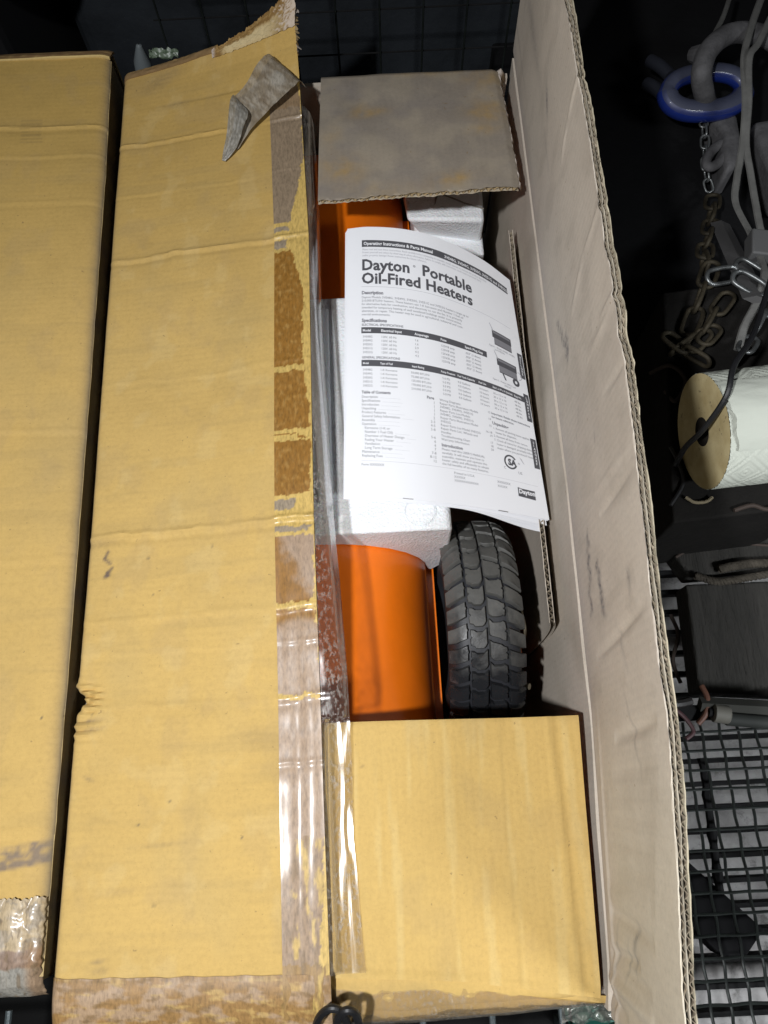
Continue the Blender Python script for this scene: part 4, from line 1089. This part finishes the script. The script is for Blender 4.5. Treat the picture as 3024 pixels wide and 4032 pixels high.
# timber beam with a towel roll behind it
def wood():
    t = NT('weathered_timber')
    g = t.noise(40, 6, .7, t.coord((1, .12, .5)), .6); g2 = t.noise(160, 4, .7, t.coord((1, .10, .6)))
    c = t.mix((.021, .019, .016), (.010, .009, .007), t.ramp(g, [(.35, 0.0), (.65, 1.0)]))
    c = t.mix(c, (.012, .010, .008), t.ramp(g2, [(.60, 0.0), (.68, .9)]))
    n = t.bump(g, .8, .010); n = t.bump(g2, .7, .006, n)
    return t.done(c, .85, n)
M_wood = wood()
M_slab = simple('black_timber', (.011, .010, .009), .9, 0, (60, .6, .004), .15, (12, .6))  # near-black base colour, used for the broad slab alone
def timber(name, poly_px, ztop, zbot, label, mat=None):
    P = [at(*p, ztop) for p in poly_px]; n = len(P); m = MB()
    m.v = [tuple(p) for p in P]+[(p.x, p.y, zbot) for p in P]; m.f = [tuple(range(n)), tuple(range(n, 2*n))[::-1]]+[(i, (i+1) % n, n+(i+1) % n, n+i) for i in range(n)]
    o = m.build(name, mat or M_wood, None, recalc=True, bevel=.004); o['label'] = label; o['category'] = 'timber'; return o
timber('timber_block', [(2755, 2725), (2700, 2300), (3080, 2285), (3150, 2745)], .262, .2135, 'weathered grey timber block with deep grain and cracks')
timber('timber_block', [(2690, 2230), (2655, 2180), (2900, 2060), (3100, 2010), (3120, 2240), (2720, 2270)], .258, .2135, 'short dark timber offcut behind the twisted rope')
timber('timber_block', [(2650, 2060), (2610, 1150), (3150, 1080), (3220, 1990)], .430, .2135, 'broad dark timber slab under the paper towel roll', M_slab)
# straps and small things on the timber
def rope_path(px, z, n=60, wob=.001):
    P = [at(*p, z if not isinstance(z, list) else z[i]) for i, p in enumerate(px)]; out = []
    for k in range(n+1):
        f = k/n*(len(P)-1); i = min(int(f), len(P)-2); t = f-i
        Q = [P[max(0, min(len(P)-1, i+d))] for d in (-1, 0, 1, 2)]
        out.append(.5*((2*Q[1])+(Q[2]-Q[0])*t+(2*Q[0]-5*Q[1]+4*Q[2]-Q[3])*t*t+(3*Q[1]-Q[0]-3*Q[2]+Q[3])*t**3))
    return out
M_rope = simple('dirty_rope', (.060, .051, .040), .9, 0, (300, .6, .002), .2, (60, .5))
def rope(px, z, r, label, strands=3, mat=None):
    P = rope_path(px, z, 120); root = thing('rope', label, 'rope', P[0])
    for s in range(strands):
        m = MB(); Q = []
        for k, p in enumerate(P):
            a = k*.42+2*PI*s/strands; t = (P[min(k+1, len(P)-1)]-P[max(0, k-1)]).normalized(); n1 = t.cross(Vector((0, 0, 1))).normalized(); n2 = t.cross(n1)
            Q.append(p+n1*(math.cos(a)*r*.55)+n2*(math.sin(a)*r*.55))
        m.tube(Q, r*.55, 6); m.build('strand', mat or M_rope, root)
rope([(2835, 2240), (2930, 2222), (3060, 2215)], [.268, .268, .268], .0066, 'thick twisted rope end lying across the timbers')
rope([(2740, 2268), (2830, 2290), (2940, 2275), (3060, 2255)], [.268, .270, .270, .270], .0056, 'thinner frayed rope in front of the thick twisted rope')
def cord(name, px, z, r, mat, label, cat='cord', flat=1.0, n=70, seg=8):
    m = MB(); m.tube(rope_path(px, z, n), r, seg, flat=flat); return tag(m.build(name, mat), label, cat)
M_blackc = simple('black_cord', (.008, .008, .009), .5, 0, (300, .3, .001))
M_brownc = simple('brown_cord', (.030, .019, .014), .8)
cord('cord', [(2660, 2195), (2800, 2105), (2900, 2040), (3060, 1970)], [.262, .265, .30, .433], .0022, M_brownc, 'thin brown cord running straight across the timber offcut')
cord('cord', [(2870, 2085), (2910, 2125), (2960, 2142), (3060, 2150)], [.262, .262, .262, .262], .0024, M_brownc, 'thin brown cord curving to the right edge behind the rope')
cord('cord', [(2700, 1958), (2735, 1978), (2780, 1975), (2805, 1958)], [.436, .436, .436, .436], .0022, simple('tan_cord', (.16, .13, .08), .8), 'short tan cord loop under the paper towel roll')
# steel bar, hose and connector in front of the timber
a, b = at(2755, 2772, .314), at(3080, 2790, .314)
m = MB(); m.tube([a, b], .010, 4); tag(m.build('steel_bar', simple('grey_bar', (.034, .034, .030), .7, 0, None, .2)), 'grey square steel bar lying in front of the timber block', 'bar')
a, b = at(2860, 2830, .314), at(3080, 2850, .314)
m = MB(); m.tube([a, b], .009, 12); tag(m.build('steel_tube', simple('grey_tube', (.024, .026, .024), .7, 0, None, .2)), 'round grey tube in front of the steel bar', 'tube')
P = rope_path([(2762, 2700), (2785, 2750), (2778, 2810), (2748, 2850)], [.312, .316, .316, .312], 24); m = MB(); m.tube(P, .0038, 10); tag(m.build('hose', simple('rust_hose', (.085, .034, .020), .6)), 'short curved rust coloured hose beside the timber block', 'hose')
con = thing('connector', 'pale grey barrel connector standing out before the steel tube', 'connector', at(2835, 2810, .34))
p0, p1 = at(2806, 2806, .318), at(2872, 2816, .318)
m = MB(); m.tube([p0, p0.lerp(p1, .06), p0.lerp(p1, .9), p1], [.0105, .0125, .0125, .010], 16); m.build('barrel', simple('putty_grey', (.10, .095, .08), .7), con)
m = MB(); m.tube([p0+(p0-p1)*.25, p0], .006, 12); m.build('nozzle', M_darksteel, con)
P = rope_path([(2480, 2660), (2560, 2730), (2650, 2770), (2720, 2760)], [.320, .325, .325, .32], 30); m = MB(); m.tube(P, .006, 8); tag(m.build('hose', simple('black_hose', (.014, .012, .012), .5)), 'black hose tucked between box flap and timber', 'hose')
cord('cord', [(2655, 2790), (2700, 2830), (2730, 2880), (2700, 2910)], [.318, .318, .318, .318], .003, simple('maroon_cord', (.05, .02, .022), .6), 'dark maroon cord coiled by the corner of the mesh')

# paper towel roll
roll = thing('paper_towel_roll', 'white embossed paper towel roll lying on its side on dark timber', 'paper towel', at(2900, 1700, .430))
RR, RL = .074, .26
rc = at(2766, 1700, .430+RR)
MR = Matrix.Translation(rc) @ Matrix.Rotation(math.radians(4), 4, 'Z')
def towel():
    t = NT('paper_towel')
    tc = t.n('ShaderNodeTexCoord')
    n = t.bump(t.noise(260, 3, .6), .25, .001)
    return t.done((.47, .49, .43), .85, n, Specular_IOR_Level=.2)
M_towel = towel()
def emb(s, ax):
    """embossed diamonds of dots with nested squares; s = arc length, ax = along the roll (metres)"""
    P = .052; a = ((s+ax)/P) % 1.0; b = ((s-ax)/P) % 1.0
    h = 0.0
    ea, eb = min(a, 1-a), min(b, 1-b)
    if ea < .07: h = max(h, (1-ea/.07)*(.55+.45*math.sin(b*2*PI*9)))
    if eb < .07: h = max(h, (1-eb/.07)*(.55+.45*math.sin(a*2*PI*9)))
    q = max(abs(a-.5), abs(b-.5))
    for r_ in (.10, .22, .31):
        d = abs(q-r_)
        if d < .035: h = max(h, .8*(1-d/.035))
    return h
m = MB()
def tw(u, v):
    a = v*2*PI; ax = u*RL; r = RR-.0019*emb(a*RR, ax)+.0008*nz(ax*20, math.cos(a)*2, math.sin(a)*2)
    return MR @ Vector((ax, r*math.cos(a), r*math.sin(a)))
m.grid(tw, 150, 330); m.build('paper', M_towel, roll, ang=60, recalc=True)
def endm():
    t = NT('towel_end')
    wv = t.n('ShaderNodeTexNoise'); wv.inputs['Scale'].default_value = 40; t.l(t.coord(), wv.inputs[0])
    c = t.mix((.52, .43, .23), (.40, .31, .145), t.ramp(wv.outputs[0], [(.35, 0.0), (.7, 1.0)]))
    c = t.mix(c, (.09, .06, .03), t.ramp(t.noise(90, 4, .7), [(.62, 0.0), (.72, .8)]))
    return t.done(c, .9, t.bump(t.noise(300, 3, .6), .4, .001))
m = MB(); m.lathe([(-.0004, RR-.0006), (-.0016, RR*.9), (-.0012, RR*.6), (-.0005, RR*.25)], 64, MR); m.build('end_face', endm(), roll, recalc=True)['label'] = 'yellowed dirty end of the roll with dark core hole'
m = MB(); m.lathe([(-.001, RR*.25), (.09, RR*.25), (.09, .0005)], 40, MR); m.build('core', simple('core_board', (.022, .017, .012), .95), roll, recalc=True)
m = MB()     # loose outer sheet folded over the top
def sh(u, v, d=0):
    a = lerp(1.15, 2.35, v); ax = lerp(-.004+.012*v, RL, u); r = RR+.0030+.005*math.sin(v*PI)+.0012*fbm(u*5, v*5, 3)-d
    p = Vector((ax+.004*nz(v*6), r*math.cos(a), r*math.sin(a))); return MR @ p
m.slab(sh, lambda u, v: sh(u, v, .0004), 60, 40); m.build('loose_sheet', M_towel, roll)
cord('power_cord', [(3060, 1010), (3005, 1200), (2960, 1330), (2890, 1440), (2860, 1560), (2770, 1690), (2700, 1760), (2660, 1830)], [.56, .57, .585, .598, .592, .545, .50, .44], .0036, M_blackc, 'black cord draped over the end of the paper towel roll')

cord('cord', [(2560, 1470), (2640, 1440), (2700, 1500), (2660, 1580), (2620, 1540)], [.40, .434, .434, .434, .42], .0030, M_brownc, 'dark brown cord end curled on the slab left of the towel roll')
cord('cord', [(2640, 1990), (2690, 1900), (2670, 1820), (2640, 1760)], [.434, .434, .434, .434], .0026, M_blackc, 'thin black cord lying along the slab below the towel roll end')
cord('cord', [(2890, 2010), (2960, 1990), (3020, 2005), (3080, 1985)], [.434, .435, .435, .435], .0030, M_brownc, 'brown cord lying on the slab under the right part of the towel roll')
cord('cord', [(2640, 2420), (2670, 2500), (2650, 2600), (2680, 2690)], [.217, .217, .217, .217], .0032, M_brownc, 'brown cord fallen on the grate bars left of the timber block')
# lifting tackle in the upper right: tray, shackle, blue link, hook block, chains, cords
M_iron = simple('dusty_iron', (.115, .112, .115), .75, .2, (120, .6, .003), .4, (28, .55))
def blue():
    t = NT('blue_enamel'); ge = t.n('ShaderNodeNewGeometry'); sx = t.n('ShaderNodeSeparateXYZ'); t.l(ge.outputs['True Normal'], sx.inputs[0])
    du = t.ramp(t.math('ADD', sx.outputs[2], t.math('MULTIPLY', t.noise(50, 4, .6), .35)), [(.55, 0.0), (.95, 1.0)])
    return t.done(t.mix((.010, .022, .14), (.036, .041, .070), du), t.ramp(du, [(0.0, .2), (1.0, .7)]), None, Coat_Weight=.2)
M_blue = blue()   # upward-facing parts are mixed greyer and rougher
trz = .30
m = MB()
c0 = at(2900, 500, trz)
m.box((c0.x+.05, c0.y+.06, trz-.15), (.95, .95, .30)); tag(m.build('steel_chest', simple('black_chest', (.004, .004, .0045), .8, 0, (40, .5, .004), .2), smooth=False, bevel=.006), 'matt black steel chest under the chains and blue link', 'chest')
def arcpts(px, z, n): return rope_path(px, z, n)
sh_ = thing('shackle', 'big dusty grey iron shackle threaded through the blue link', 'shackle', at(2800, 300, trz))
m = MB(); m.tube(arcpts([(2800, 470), (2775, 380), (2762, 290), (2790, 200), (2860, 140), (2950, 130), (3060, 170), (3110, 260)], [.34, .40, .44, .455, .455, .45, .44, .40], 60), .0165, 16); m.build('bow', M_iron, sh_)
m = MB(); m.tube([at(2725, 215, .43), at(2760, 215, .44)], [.012, .016], 10); m.build('lug', M_iron, sh_)
lk = thing('chain_link', 'large shiny blue painted oval lifting link hanging on the grey shackle', 'link', at(2780, 350, .36))
m = MB(); m.tube(rope_path([(2640, 300), (2600, 262), (2560, 240)], [.395, .39, .38], 12), .011, 12); m.tube(rope_path([(2640, 405), (2590, 355), (2545, 330)], [.395, .385, .375], 12), .011, 12)
m.build('coupling_arm', simple('dark_arm', (.02, .022, .03), .5, .2), lk)
L = []
for k in range(40):
    a = 2*PI*k/40; cxp, cyp = 2778, 362
    ex = 150*math.copysign(abs(math.cos(a))**.8, math.cos(a)); ey = 76*math.sin(a)
    L.append(at(cxp+ex, cyp+ey-.06*ex, .395-.012*math.sin(a)))
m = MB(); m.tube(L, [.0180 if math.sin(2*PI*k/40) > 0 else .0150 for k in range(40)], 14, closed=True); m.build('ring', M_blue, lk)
hb = thing('hook_block', 'dusty grey cast hook block with an eye below the blue link', 'hook', at(2860, 600, trz))
m = MB()
def hbp(px, z): return [at(*p, z) for p in px]
P = hbp([(2800, 455), (2905, 440), (2925, 560), (2900, 650), (2862, 672), (2848, 575), (2852, 510)], .375)
n = len(P); m.v = [tuple(p) for p in P]+[(p.x, p.y, trz+.004) for p in P]; m.f = [tuple(range(n)), tuple(range(n, 2*n))[::-1]]+[(i, (i+1) % n, n+(i+1) % n, n+i) for i in range(n)]
m.build('body', M_iron, hb, recalc=True, bevel=.012)
E_ = []
for k in range(28):
    a = 2*PI*k/28; E_.append(at(2822+38*math.cos(a)-16*math.sin(a), 612+44*math.sin(a)-14*math.cos(a), .362))
m = MB(); m.tube(E_, .0082, 12, closed=True); m.build('eye', M_iron, hb)
# chains: every link an object
def link_mesh(Lk, Wk, r, mat):
    m = MB(); P = []
    for k in range(28):
        a = 2*PI*k/28; c, s = math.cos(a), math.sin(a)
        P.append((math.copysign(Lk-Wk, c)*min(1, abs(c)*3)+Wk*c, Wk*s, 0))
    m.tube(P, r, 8, closed=True)
    me = bpy.data.meshes.new('link'); me.from_pydata(m.v, [], m.f); me.polygons.foreach_set('use_smooth', [True]*len(me.polygons)); me.materials.append(mat); return me
def chain(px, z, Lk, Wk, r, mat, label, group='chains among the lifting tackle'):
    P = rope_path(px, z, 240); root = thing('chain', label, 'chain', P[0], group)
    me = link_mesh(Lk, Wk, r, mat); step = 2*(Lk-r)*.98; acc = 0; k = 0; last = None
    for i in range(1, len(P)):
        acc += (P[i]-P[i-1]).length
        if acc >= step:
            acc = 0; t = (P[i]-P[max(0, i-3)]).normalized(); upv = Vector((0, 0, 1)); sd = upv.cross(t).normalized(); nn = t.cross(sd)
            a = (PI/2 if k % 2 else .25)+.25*nz(k*1.7, z[0]*9)
            y_ = sd*math.cos(a)+nn*math.sin(a); z_ = t.cross(y_)
            ob = bpy.data.objects.new('link', me); C.objects.link(ob); ob.parent = root
            M_ = Matrix(((t.x, y_.x, z_.x, 0), (t.y, y_.y, z_.y, 0), (t.z, y_.z, z_.z, 0), (0, 0, 0, 1)))
            ob.rotation_euler = M_.to_euler(); ob.location = P[i]-t*step/2-P[0]; k += 1
M_chain = simple('steel_chain', (.20, .21, .21), .35, .7, (200, .3, .001), .5, (40, .5))
M_rusty = simple('rusty_chain', (.045, .036, .021), .7, .3, (200, .5, .002), .4, (50, .5))
chain([(2768, 455), (2775, 540), (2778, 640), (2790, 730), (2808, 790)], [.37, .36, .345, .33, .32], .0115, .0068, .0021, M_chain, 'thin grey chain hanging straight down from the blue link')
chain([(2808, 770), (2795, 900), (2775, 1010), (2785, 1090), (2740, 1210), (2700, 1330), (2640, 1390), (2560, 1420)], [.33, .37, .41, .44, .44, .44, .445, .445], .025, .0115, .0034, M_rusty, 'rusty brown chain lying in a long run down to the timber slab')
chain([(2800, 1120), (2880, 1080), (2950, 1075), (3010, 1100), (3060, 1150)], [.447, .449, .447, .445, .445], .025, .0115, .0034, M_chain, 'bright steel chain crossing under the grey strap')
chain([(2860, 1150), (2840, 1200), (2790, 1270), (2750, 1340), (2700, 1400)], [.452, .45, .45, .45, .45], .022, .0108, .0032, M_rusty, 'short rusty chain beside the long rusty run')
chain([(2850, 1300), (2790, 1325), (2720, 1385), (2640, 1330), (2590, 1290)], [.455, .452, .458, .448, .445], .022, .0108, .0032, M_rusty, 'rusty chain heap nearest the towel roll on the dark slab')
chain([(2890, 1150), (2950, 1130), (3010, 1150), (3070, 1210)], [.470, .472, .472, .470], .025, .0118, .0036, M_chain, 'heavier steel chain lying just above the towel roll at the right')
chain([(3060, 1170), (3000, 1250), (2970, 1310), (2930, 1380), (2900, 1420)], [.47, .47, .47, .47, .50], .021, .0105, .0032, M_chain, 'steel chain dropping from the right edge towards the towel roll')
M_strap = simple('grey_strap', (.135, .133, .125), .8, 0, (200, .5, .001), .3, (40, .7))
cord('strap', [(3010, -40), (2960, 100), (2930, 230), (2935, 400), (2925, 560), (2902, 700), (2897, 800), (2955, 920), (3000, 1030), (3010, 1090), (2980, 1190), (2930, 1290), (2905, 1380)], [.46, .47, .47, .455, .43, .42, .42, .43, .45, .465, .468, .465, .46], .0058, M_strap, 'long grey strap hanging down the right side bending left at its middle', 'strap', .45, 120)
cord('strap', [(3040, 60), (2985, 170), (2950, 230), (2948, 400), (2938, 560), (2955, 680), (2975, 800), (3000, 920), (3045, 1010)], [.475, .478, .476, .455, .43, .42, .42, .43, .44], .0056, M_strap, 'second grey strap hanging close beside the long one to the right edge', 'strap', .45, 120)
cord('strap', [(2880, -30), (2850, 60), (2815, 130)], [.40, .42, .44], .0042, M_strap, 'short grey strap running up behind the iron shackle', 'strap', .45)
a, b = at(2835, 880, .37), at(2975, 1180, .475)
m = MB(); m.tube([a, a.lerp(b, .5), b], [.0155, .017, .018], 4, flat=.35); tag(m.build('flat_bar', simple('grey_flat', (.075, .073, .072), .7, .2, (90, .3, .002))), 'dark grey flat steel bar slanting down behind the straps', 'bar')
q = at(2965, 1010, .42); m = MB(); m.box((q.x, q.y, .44), (.032, .045, .030), -.2); tag(m.build('steel_lug', simple('lug', (.10, .10, .10), .7, .2), bevel=.003), 'small grey square lug under the straps above the bright chain', 'lug')
q = at(3030, 620, .36); m = MB(); m.box((q.x+.02, q.y-.01, .345), (.075, .16, .070), .15); tag(m.build('iron_block', M_iron, bevel=.014), 'dusty iron casting at the right picture edge beside the hook block', 'casting')

# dark things behind the boxes
m = MB(); m.box((-.10, 1.52, .40), (.86, .34, .80)); m.build('tub', simple('dark_tub', (.022, .026, .031), .55, 0, (12, .4, .01), .4, (6, .5)), smooth=False, bevel=.03)
tub = bpy.data.objects['tub']; tub.name = 'storage_tub'; tag(tub, 'dark grey storage tub in shadow behind the cardboard boxes', 'tub')
m = MB(); m.box((.66, 1.72, .42), (.60, .30, .84)); tag(m.build('storage_tub', simple('dark_tub_b', (.018, .020, .023), .6, 0, (14, .4, .01), .4, (6, .5)), smooth=False, bevel=.03), 'blackish storage tub in the dark behind the tall right flap', 'tub')
m = MB(); m.box((-.86, 1.35, .33), (.62, .5, .66)); tag(m.build('storage_tub', simple('black_tub', (.006, .006, .007), .6), smooth=False, bevel=.03), 'black tub in the far left corner behind the closed box', 'tub')
pan = thing('mesh_panel', 'dark wire mesh panel standing behind the grey far flap', 'mesh', (.12, 1.10, 0))
for k in range(10):
    m = MB(); xx = -.30+k*.066; m.tube([(xx, 1.10, .0), (xx, 1.10, .66)], .0016, 6); m.build('wire', M_wire, pan)
for k in range(9):
    m = MB(); zz = .06+k*.072; m.tube([(-.31, 1.104, zz), (.31, 1.104, zz)], .0014, 6); m.build('wire', M_darksteel, pan)
q = at(15, 15, .62); m = MB(); m.lathe([(-.03, .001), (-.03, .035), (.03, .040), (.035, .001)], 24, Matrix.Translation((q.x-.01, q.y+.05, .66)) @ Matrix.Rotation(1.2, 4, 'Y')); tag(m.build('yellow_jar', simple('yellow_cap', (.16, .13, .015), .5), recalc=True), 'dull yellow plastic jar in the top left corner', 'jar')
q = at(545, 225, .60); m = MB(); m.lathe([(-.06, .014), (.0, .012), (.025, .004), (.027, .001)], 16, Matrix.Translation((q.x, q.y+.01, .585)) @ Matrix.Rotation(-1.45, 4, 'Y')); tag(m.build('plastic_spike', simple('grey_plastic', (.10, .115, .12), .5), recalc=True), 'small grey pointed plastic piece between the boxes at the far end', 'plastic')
m = MB()
def gp(u, v, d=0): 
    a = at(lerp(585, 700, u), lerp(218, 250, v), .60); return a+Vector((0, .012, .006*fbm(u*5, v*5, 2)-d))
m.slab(gp, lambda u, v: gp(u, v, .001), 20, 10); tag(m.build('plastic_wrap', simple('green_wrap', (.09, .12, .08), .4), ang=60), 'scrap of greenish plastic wrap behind the lifted flap', 'wrap')

# black cord with two loops lying over the near edge
CZ = .628
cdl = thing('bungee_cord', 'black cord with two loops lying over the near edge of the open box', 'cord', at(1340, 4020, .61))
def loop(px, zz): 
    m = MB(); m.tube(rope_path(px, zz, 60), .0034, 10); m.build('cord_loop', M_blackc, cdl)
loop([(1235, 4075), (1250, 4020), (1275, 3985), (1310, 3970), (1345, 3985), (1365, 4020), (1375, 4070)], [.60, .630, .646, .652, .648, .634, .60])
loop([(1318, 4080), (1325, 4030), (1340, 3993), (1370, 3978), (1398, 3990), (1412, 4025), (1420, 4080)], [.60, .634, .650, .656, .650, .634, .60])
